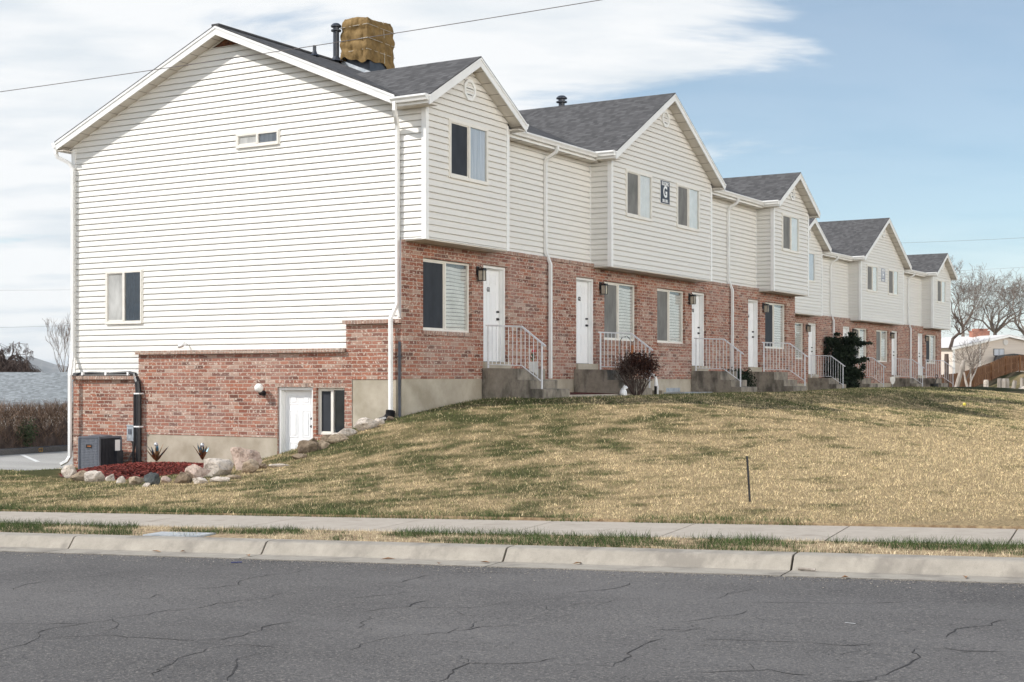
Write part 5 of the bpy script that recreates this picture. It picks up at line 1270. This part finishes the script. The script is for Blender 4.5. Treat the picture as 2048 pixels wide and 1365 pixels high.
def stump(u, v_, b, h, r, lean, label, mat, seed):
    p = at(u, v_, b); rr_ = random.Random(seed); m = MB(); pts = [(-lean*.2*RX, -lean*.2*RY, -.2*h), (lean*.5*RX, lean*.5*RY, h*.5), (lean*RX, lean*RY, h)]
    P_ = [Vector(q) for q in pts]; m.tube([P_[0], P_[0].lerp(P_[1], .5), P_[1], P_[1].lerp(P_[2], .6), P_[2]], [r*1.15, r*1.05, r*.95, r*1.0, r*.85], 9); o = m.build('tree_stump', M[mat]); o.location = p
    tag(o, label, 'stump', 'stumps and cut posts near the fence')
stump(1910, 786, 86, 1.95, .14, .55, 'tall leaning pale cut trunk by the last railing', 'woodgrey', 1); stump(1893, 776, 84, 2.0, .14, .0, 'dark upright cut trunk behind the last railing', 'barkdark', 2)
stump(1999, 790, 80, .92, .13, .0, 'left grey weathered stump of the wide pair', 'woodgrey', 3); stump(2011, 791, 79, .93, .21, .0, 'wide grey weathered stump beside the fence slope', 'woodgrey', 4); stump(2024, 790, 80, .8, .12, .17, 'small leaning forked stump right of the wide grey stump', 'woodgrey', 5)
stump(1972, 785, 82, .72, .15, .0, 'pale cone topped stump wrapped in stones', 'rock_pale', 6); stump(2044, 783, 84, .8, .12, .0, 'square grey post at the right edge', 'woodgrey', 7)
for i, (u, v_, w, h, mt, lb) in enumerate([(2036, 793, 16, 10, 'rock_tan', 'reddish rock right of the leaning stump'), (2044, 786, 20, 14, 'rock_pale', 'white rock at the far right edge'), (1990, 788, 10, 6, 'rock_tan', 'small reddish rock before the left grey stump'), (2030, 796, 12, 6, 'rock_tan', 'low reddish rock at the foot of the stumps'), (1934, 784, 12, 8, 'rock_pale', 'white rock at the foot of the forked sapling')]):
    boulder(at(u, v_, 80), w*80/F, w*80/F*.8, h*80/F, mt, lb, 60+i, 'rocks near the fence')

# ------------------------------------------------------------------ brown fence
fe = empty('wooden_fence', at(1915, 784, 112)); tag(fe, 'stained brown picket fence climbing the slope on the right', 'fence')
fl = [(1880, 790, 104, 40), (1915, 784, 112, 37), (1946, 777, 118, 39), (1981, 766, 126, 40), (2010, 751, 132, 38), (2037, 742, 138, 31)]
FO = Vector(fe.location); pk_ = MB(); rl = MB(); posts = []
for (u0, v0, b0, h0), (u1, v1, b1, h1) in zip(fl[:-1], fl[1:]):
    A = Vector(at(u0, v0, b0))-FO; Bq = Vector(at(u1, v1, b1))-FO; hA, hB = h0*b0/F, h1*b1/F; L = (Bq-A).length; n = max(3, int(L/.15)); dd = (Bq-A); dd.z = 0; dd.normalize(); nr = Vector((-dd.y, dd.x, 0))
    if nr.dot(Vector((FX, FY, 0))) > 0: nr = -nr
    for k in range(n):
        a, b = A.lerp(Bq, k/n), A.lerp(Bq, (k+.9)/n); h = hA+(hB-hA)*k/n+random.uniform(-.02, .02); off = nr*random.uniform(-.012, .012)
        pk_.face([a+off, b+off, b+off+Vector((0, 0, h)), a+off+Vector((0, 0, h))]); pk_.face([a+off-nr*.02, b+off-nr*.02, b+off-nr*.02+Vector((0, 0, h)), a+off-nr*.02+Vector((0, 0, h))]); pk_.face([a+off+Vector((0, 0, h)), b+off+Vector((0, 0, h)), b+off-nr*.02+Vector((0, 0, h)), a+off-nr*.02+Vector((0, 0, h))])
    for t in (.15, .52, .88):
        z0, z1 = hA*t, hB*t; rl.prism([(0, 0), (0, .11), (.05, .11), (.05, 0)], lambda p: tuple(A+nr*(p[0]+.015)+Vector((0, 0, z0+p[1]))), lambda p: tuple(Bq+nr*(p[0]+.015)+Vector((0, 0, z1+p[1]))))
    posts.append((Bq, hB, nr))
A = Vector(at(2037, 742, 138))-FO; Bq = Vector(at(2140, 744, 140))-FO; n = 36
for k in range(n):
    a, b = A.lerp(Bq, k/n), A.lerp(Bq, (k+.9)/n); h = 1.5
    pk_.face([a, b, b+Vector((0, 0, h)), a+Vector((0, 0, h))])
pk_.build('pickets', M['wood'], fe); rl.build('rail', M['wood'], fe)
for (q, h, nr) in posts:
    m = MB(); c = q+nr*.08; m.box(c.x-.06, c.x+.06, c.y-.06, c.y+.06, q.z-.3, q.z+h+.03); m.build('post', M['wood'], fe)

# ------------------------------------------------------------------ pale house on the right
hb = 150.; hr = empty('house', at(1908, 760, hb)); tag(hr, 'low beige house with a pale roof and brick chimney behind the fence', 'house'); s7 = hb/F
def HR(p): # local: x to the right in the picture (m), y away, z up
    q = HL @ Vector(p); return tuple(q)
def hx(u): return (u-1908)*s7
def hz(v_): return (760-v_)*s7
# gable wall facing the camera, long side running away to the left
WL, WR, PK = hx(1908), hx(2125), hx(2017)
ez, pz = hz(694), hz(671)
m = MB(HR); m.face([(WL, 0, -2), (WR, 0, -2), (WR, 0, ez), (PK, 0, pz), (WL, 0, ez)]); 
z = -1.0
while z < pz:
    t = 0 if z < ez else (z-ez)/(pz-ez)
    m.box(WL+(PK-WL)*t+.05, WR+(PK-WR)*t-.05, -.03, -.001, z, z+.03); z += .2
lx, ly = hx(1862), 6.0
m.face([(WL, 0, -2), (WL, 0, ez), (lx, ly, ez), (lx, ly, -2)]); m.build('wall', M['house'], hr)
m = MB(HR); ov = .35
dirv = Vector((lx-WL, ly, 0)); 
m.face([(WL-ov, -ov, ez-.1), (PK, -ov, pz+.06), (PK+dirv.x*1.6, dirv.y*1.6, pz+.06), (WL-ov+dirv.x*1.6, dirv.y*1.6, ez-.1)]); m.face([(PK, -ov, pz+.06), (WR+ov, -ov, ez-.1), (WR+ov+dirv.x, dirv.y*1.6, ez-.1), (PK+dirv.x*1.6, dirv.y*1.6, pz+.06)])
m.build('roof', M['roofwhite'], hr)
m = MB(HR)
for (xa, za, xb, zb) in ((WL-ov, ez-.1, PK, pz+.06), (PK, pz+.06, WR+ov, ez-.1)):
    m.prism([(xa, za-.02), (xb, zb-.02), (xb, zb-.26), (xa, za-.26)], lambda p: (p[0], -ov-.03, p[1]), lambda p: (p[0], -ov, p[1]))
m.box(hx(1905), hx(1909.5), -.12, -.02, -2, ez); m.box(hx(1959), hx(1960.5), -.06, -.035, -2, hz(688)); m.build('trim', M['trim'], hr)
m = MB(HR); m.box(hx(1987), hx(2008), -.08, -.02, hz(712), hz(698)); wf = m.build('window', M['pipe'], hr)
m = MB(HR); m.box(hx(1988), hx(1997), -.1, -.081, hz(711), hz(699)); m.box(hx(1998), hx(2007), -.1, -.081, hz(711), hz(699)); m.build('pane', M['sheer'], wf)
m = MB(HR); c = (hx(2011), hz(685))
m.prism([(c[0]+.26*math.cos(k*.5236), c[1]+.32*math.sin(k*.5236)) for k in range(12)], lambda p: (p[0], -.08, p[1]), lambda p: (p[0], -.02, p[1])); m.build('gable_vent', M['roofwhite'], hr)
m = MB(HR); m.prism([(hx(1986), hz(722)), (hx(1990), hz(712)), (hx(2020), hz(708)), (hx(2045), hz(711)), (hx(2048), hz(722))], lambda p: (p[0], -1.2, p[1]), lambda p: (p[0], -.1, p[1])); m.build('awning', M['black'], hr)
m = MB(HR); cx0, cx1 = hx(1970), hx(2005); m.box(cx0, cx1, 4, 5.2, hz(676), hz(661)); m.box(cx0-.05, cx1+.02, 3.95, 5.25, hz(661), hz(659.5)); m.box(cx0+.25, cx0+1.2, 4.1, 5.1, hz(659.5), hz(655)); m.box(cx1-1.0, cx1-.2, 4.1, 5.1, hz(659.5), hz(655)); ch = m.build('chimney', M['chimney'], hr)
m = MB(HR); m.box(cx0+.1, cx0+1.4, 4.0, 5.2, hz(649.5), hz(648.7)); m.box(cx0+.2, cx0+.24, 4.1, 4.14, hz(655), hz(649.5)); m.box(cx0+1.2, cx0+1.24, 4.1, 4.14, hz(655), hz(649.5)); m.build('chimney_cap', M['galv'], ch)

# ------------------------------------------------------------------ overhead cables, mountain
def cable(p0, p1, r, sag, label, name='overhead_cable'):
    a, b = Vector(p0), Vector(p1); pts = []
    for k in range(25):
        t = k/24; q = a.lerp(b, t); q.z -= sag*4*t*(1-t); pts.append(q)
    m = MB(); m.tube(pts, r, 6); o = m.build(name, M['cable']); tag(o, label, 'cable', 'overhead cables'); return o
cable(at(-420, 240, 21.), at(1900, -120, 17.5), .0052, .10, 'thick overhead cable crossing the end gable and the tarp wrapped cooler')
cable(at(1780, 487, 150), at(2200, 467, 150), .012, .1, 'upper thin cable in the blue sky above the farthest gable'); cable(at(1890, 543, 150), at(2200, 523, 150), .009, .1, 'thin cable just above the bare tree tops on the right')
cable(at(-100, 581, 140), at(400, 575, 140), .009, .1, 'upper faint cable in the clouds left of the downspout'); cable(at(-100, 658, 140), at(400, 640, 140), .011, .1, 'lower faint cable above the weeping tree on the left')
# far ridge
m = MB(); rid = [(-400, 735), (-200, 722), (-60, 730), (20, 712), (60, 713), (85, 721), (110, 729), (135, 733), (180, 745), (260, 752), (420, 757)]
for (u0, v0), (u1, v1) in zip(rid[:-1], rid[1:]):
    D = 9000.; a, b = at(u0, v0, D), at(u1, v1, D); a1, b1 = at(u0, 764, D-2500), at(u1, 764, D-2500); a2, b2 = at(u0, 764, D+3000), at(u1, 764, D+3000)
    m.face([a1, b1, b, a]); m.face([a, b, b2, a2])
o = m.build('hills', M['mount']); o['kind'] = 'structure'

hz_ = bpy.data.materials.new('valley_haze'); hz_.use_nodes = True; ht = hz_.node_tree; ht.nodes.clear()
ho = ht.nodes.new('ShaderNodeOutputMaterial'); hv = ht.nodes.new('ShaderNodeVolumePrincipled'); hv.inputs['Color'].default_value = (.88, .94, 1., 1); hv.inputs['Density'].default_value = 5e-5; hv.inputs['Anisotropy'].default_value = .2
ht.links.new(hv.outputs[0], ho.inputs['Volume'])
m = MB(); m.box(-12500, 12500, -12500, 12500, -13, 172); o = m.build('haze', hz_); o['kind'] = 'stuff'
# ------------------------------------------------------------------ camera, sun, sky
cam = bpy.data.cameras.new('camera'); co = bpy.data.objects.new('camera', cam); COL.objects.link(co); S.camera = co
cam.sensor_fit = 'HORIZONTAL'; cam.sensor_width = 36; cam.lens = 50*F/2844.44; cam.shift_y = (HZ-682.5)/2048; cam.clip_start = .1; cam.clip_end = 40000
co.location = (CX, CY, 0); co.rotation_euler = (math.pi/2, 0, math.atan2(RY, RX))
LD = Vector((.5562, .4907, -.6707)).normalized()
sl = bpy.data.lights.new('sun', 'SUN'); sl.energy = 4.6; sl.angle = R(.5); sl.color = (1., .955, .89); so = bpy.data.objects.new('sun', sl); COL.objects.link(so)
so.rotation_euler = (-LD).to_track_quat('Z', 'Y').to_euler()
W = bpy.data.worlds.new('World'); S.world = W; W.use_nodes = True; nt = W.node_tree; nt.nodes.clear()
def wn(t, **k):
    nd = nt.nodes.new(t)
    for a, b in k.items(): setattr(nd, a, b)
    return nd
def wm(op, a, b=None, c=None):
    nd = wn('ShaderNodeMath', operation=op)
    for i, x in enumerate((a, b, c)):
        if x is None: continue
        if isinstance(x, (int, float)): nd.inputs[i].default_value = x
        else: nt.links.new(x, nd.inputs[i])
    return nd.outputs[0]
sky = wn('ShaderNodeTexSky', sky_type='NISHITA'); sky.sun_disc = False; sky.sun_elevation = R(42.1); sky.sun_rotation = R(228.6); sky.air_density = 1.0; sky.dust_density = 1.2; sky.ozone_density = .6; sky.altitude = 1300
tc = wn('ShaderNodeTexCoord'); sp = wn('ShaderNodeSeparateXYZ'); nt.links.new(tc.outputs['Generated'], sp.inputs[0])
dx, dy, dzz = sp.outputs
ra = wm('ADD', wm('MULTIPLY', dx, RX), wm('MULTIPLY', dy, RY)); fa = wm('MAXIMUM', wm('ADD', wm('MULTIPLY', dx, FX), wm('MULTIPLY', dy, FY)), .05)
zc = wm('ADD', wm('MAXIMUM', dzz, 0.), .16)
cv = wn('ShaderNodeCombineXYZ'); nt.links.new(wm('DIVIDE', ra, zc), cv.inputs[0]); nt.links.new(wm('DIVIDE', wm('ADD', wm('MULTIPLY', dx, FX), wm('MULTIPLY', dy, FY)), zc), cv.inputs[1])
mp = wn('ShaderNodeMapping'); mp.inputs['Rotation'].default_value = (0, 0, R(-24)); mp.inputs['Scale'].default_value = (.8, 1.5, 1); mp.inputs['Location'].default_value = (5.3, .7, 0); nt.links.new(cv.outputs[0], mp.inputs[0])
no = wn('ShaderNodeTexNoise'); no.inputs['Scale'].default_value = 1.5; no.inputs['Detail'].default_value = 11; no.inputs['Roughness'].default_value = .58; no.inputs['Distortion'].default_value = .35; nt.links.new(mp.outputs[0], no.inputs['Vector'])
az = wm('DIVIDE', ra, fa)          # tangent of the bearing right of the view
te = wm('DIVIDE', dzz, fa)
azb = wm('ADD', wm('MULTIPLY', wm('SUBTRACT', te, .179), 1.25), .085)
bias = wm('MULTIPLY', wm('SUBTRACT', azb, az), 1.15)
bias = wm('MINIMUM', wm('MAXIMUM', bias, -.34), .155)
fill_dot0 = wm('ADD', wm('MULTIPLY', dx, .94), wm('MULTIPLY', dy, -.34))
bias = wm('ADD', bias, wm('MULTIPLY', wm('MAXIMUM', wm('ADD', fill_dot0, -.5), 0.), 1.4))  # extra cloud cover added in the unseen sector that fills the front
msk = wn('ShaderNodeMapRange', interpolation_type='SMOOTHSTEP'); nt.links.new(wm('ADD', no.outputs['Fac'], bias), msk.inputs['Value']); msk.inputs['From Min'].default_value = .42; msk.inputs['From Max'].default_value = .585
hzn = wn('ShaderNodeMapRange'); nt.links.new(dzz, hzn.inputs['Value']); hzn.inputs['From Min'].default_value = .0; hzn.inputs['From Max'].default_value = .11; hzn.inputs['To Min'].default_value = .62; hzn.inputs['To Max'].default_value = 0.
elf = wn('ShaderNodeMapRange', interpolation_type='SMOOTHSTEP'); nt.links.new(dzz, elf.inputs['Value']); elf.inputs['From Min'].default_value = .27; elf.inputs['From Max'].default_value = .44; elf.inputs['To Min'].default_value = 1.; elf.inputs['To Max'].default_value = .0
cm = wm('MULTIPLY', elf.outputs[0], wm('MINIMUM', wm('ADD', wm('ADD', wm('MULTIPLY', msk.outputs[0], .76), .21), hzn.outputs[0]), .97))
no2 = wn('ShaderNodeTexNoise'); no2.inputs['Scale'].default_value = 2.3; no2.inputs['Detail'].default_value = 6; nt.links.new(mp.outputs[0], no2.inputs['Vector'])
cr = wn('ShaderNodeValToRGB'); cr.color_ramp.elements[0].position = .34; cr.color_ramp.elements[0].color = (.74, .80, .85, 1); cr.color_ramp.elements[1].position = .52; cr.color_ramp.elements[1].color = (.94, .955, .965, 1); nt.links.new(no2.outputs['Fac'], cr.inputs[0])
tn = wn('ShaderNodeMix', data_type='RGBA', blend_type='MULTIPLY'); tn.inputs[0].default_value = 1.; nt.links.new(sky.outputs[0], tn.inputs[6]); tn.inputs[7].default_value = (.90, 1.02, 1.0, 1)
b1 = wn('ShaderNodeBackground'); nt.links.new(tn.outputs[2], b1.inputs[0]); b1.inputs[1].default_value = .13
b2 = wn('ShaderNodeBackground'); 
fill_dot = wm('ADD', wm('MULTIPLY', dx, .94), wm('MULTIPLY', dy, -.34))  # brighter warm clouds added outside the view to light the shaded front
bk = wn('ShaderNodeMapRange', interpolation_type='SMOOTHSTEP'); nt.links.new(fill_dot, bk.inputs['Value']); bk.inputs['From Min'].default_value = .5; bk.inputs['From Max'].default_value = .92; bk.inputs['To Min'].default_value = .95; bk.inputs['To Max'].default_value = 5.9
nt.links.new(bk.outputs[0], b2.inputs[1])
wmx = wn('ShaderNodeMix', data_type='RGBA', blend_type='MULTIPLY'); bf = wn('ShaderNodeMapRange'); nt.links.new(fill_dot, bf.inputs['Value']); bf.inputs['From Min'].default_value = .5; bf.inputs['From Max'].default_value = .85
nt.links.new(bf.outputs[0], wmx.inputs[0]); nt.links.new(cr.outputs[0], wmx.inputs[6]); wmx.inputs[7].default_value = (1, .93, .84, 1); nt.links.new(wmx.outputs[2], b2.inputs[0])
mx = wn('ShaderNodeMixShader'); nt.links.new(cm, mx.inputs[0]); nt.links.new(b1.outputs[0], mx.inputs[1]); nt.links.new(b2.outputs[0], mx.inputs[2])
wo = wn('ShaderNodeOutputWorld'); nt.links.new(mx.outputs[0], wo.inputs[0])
S.view_settings.view_transform = 'Standard'; S.view_settings.look = 'None'; S.view_settings.exposure = .14; S.view_settings.gamma = 1.; S.view_settings.use_curve_mapping = False
S.cycles.max_bounces = 6; S.cycles.transparent_max_bounces = 8
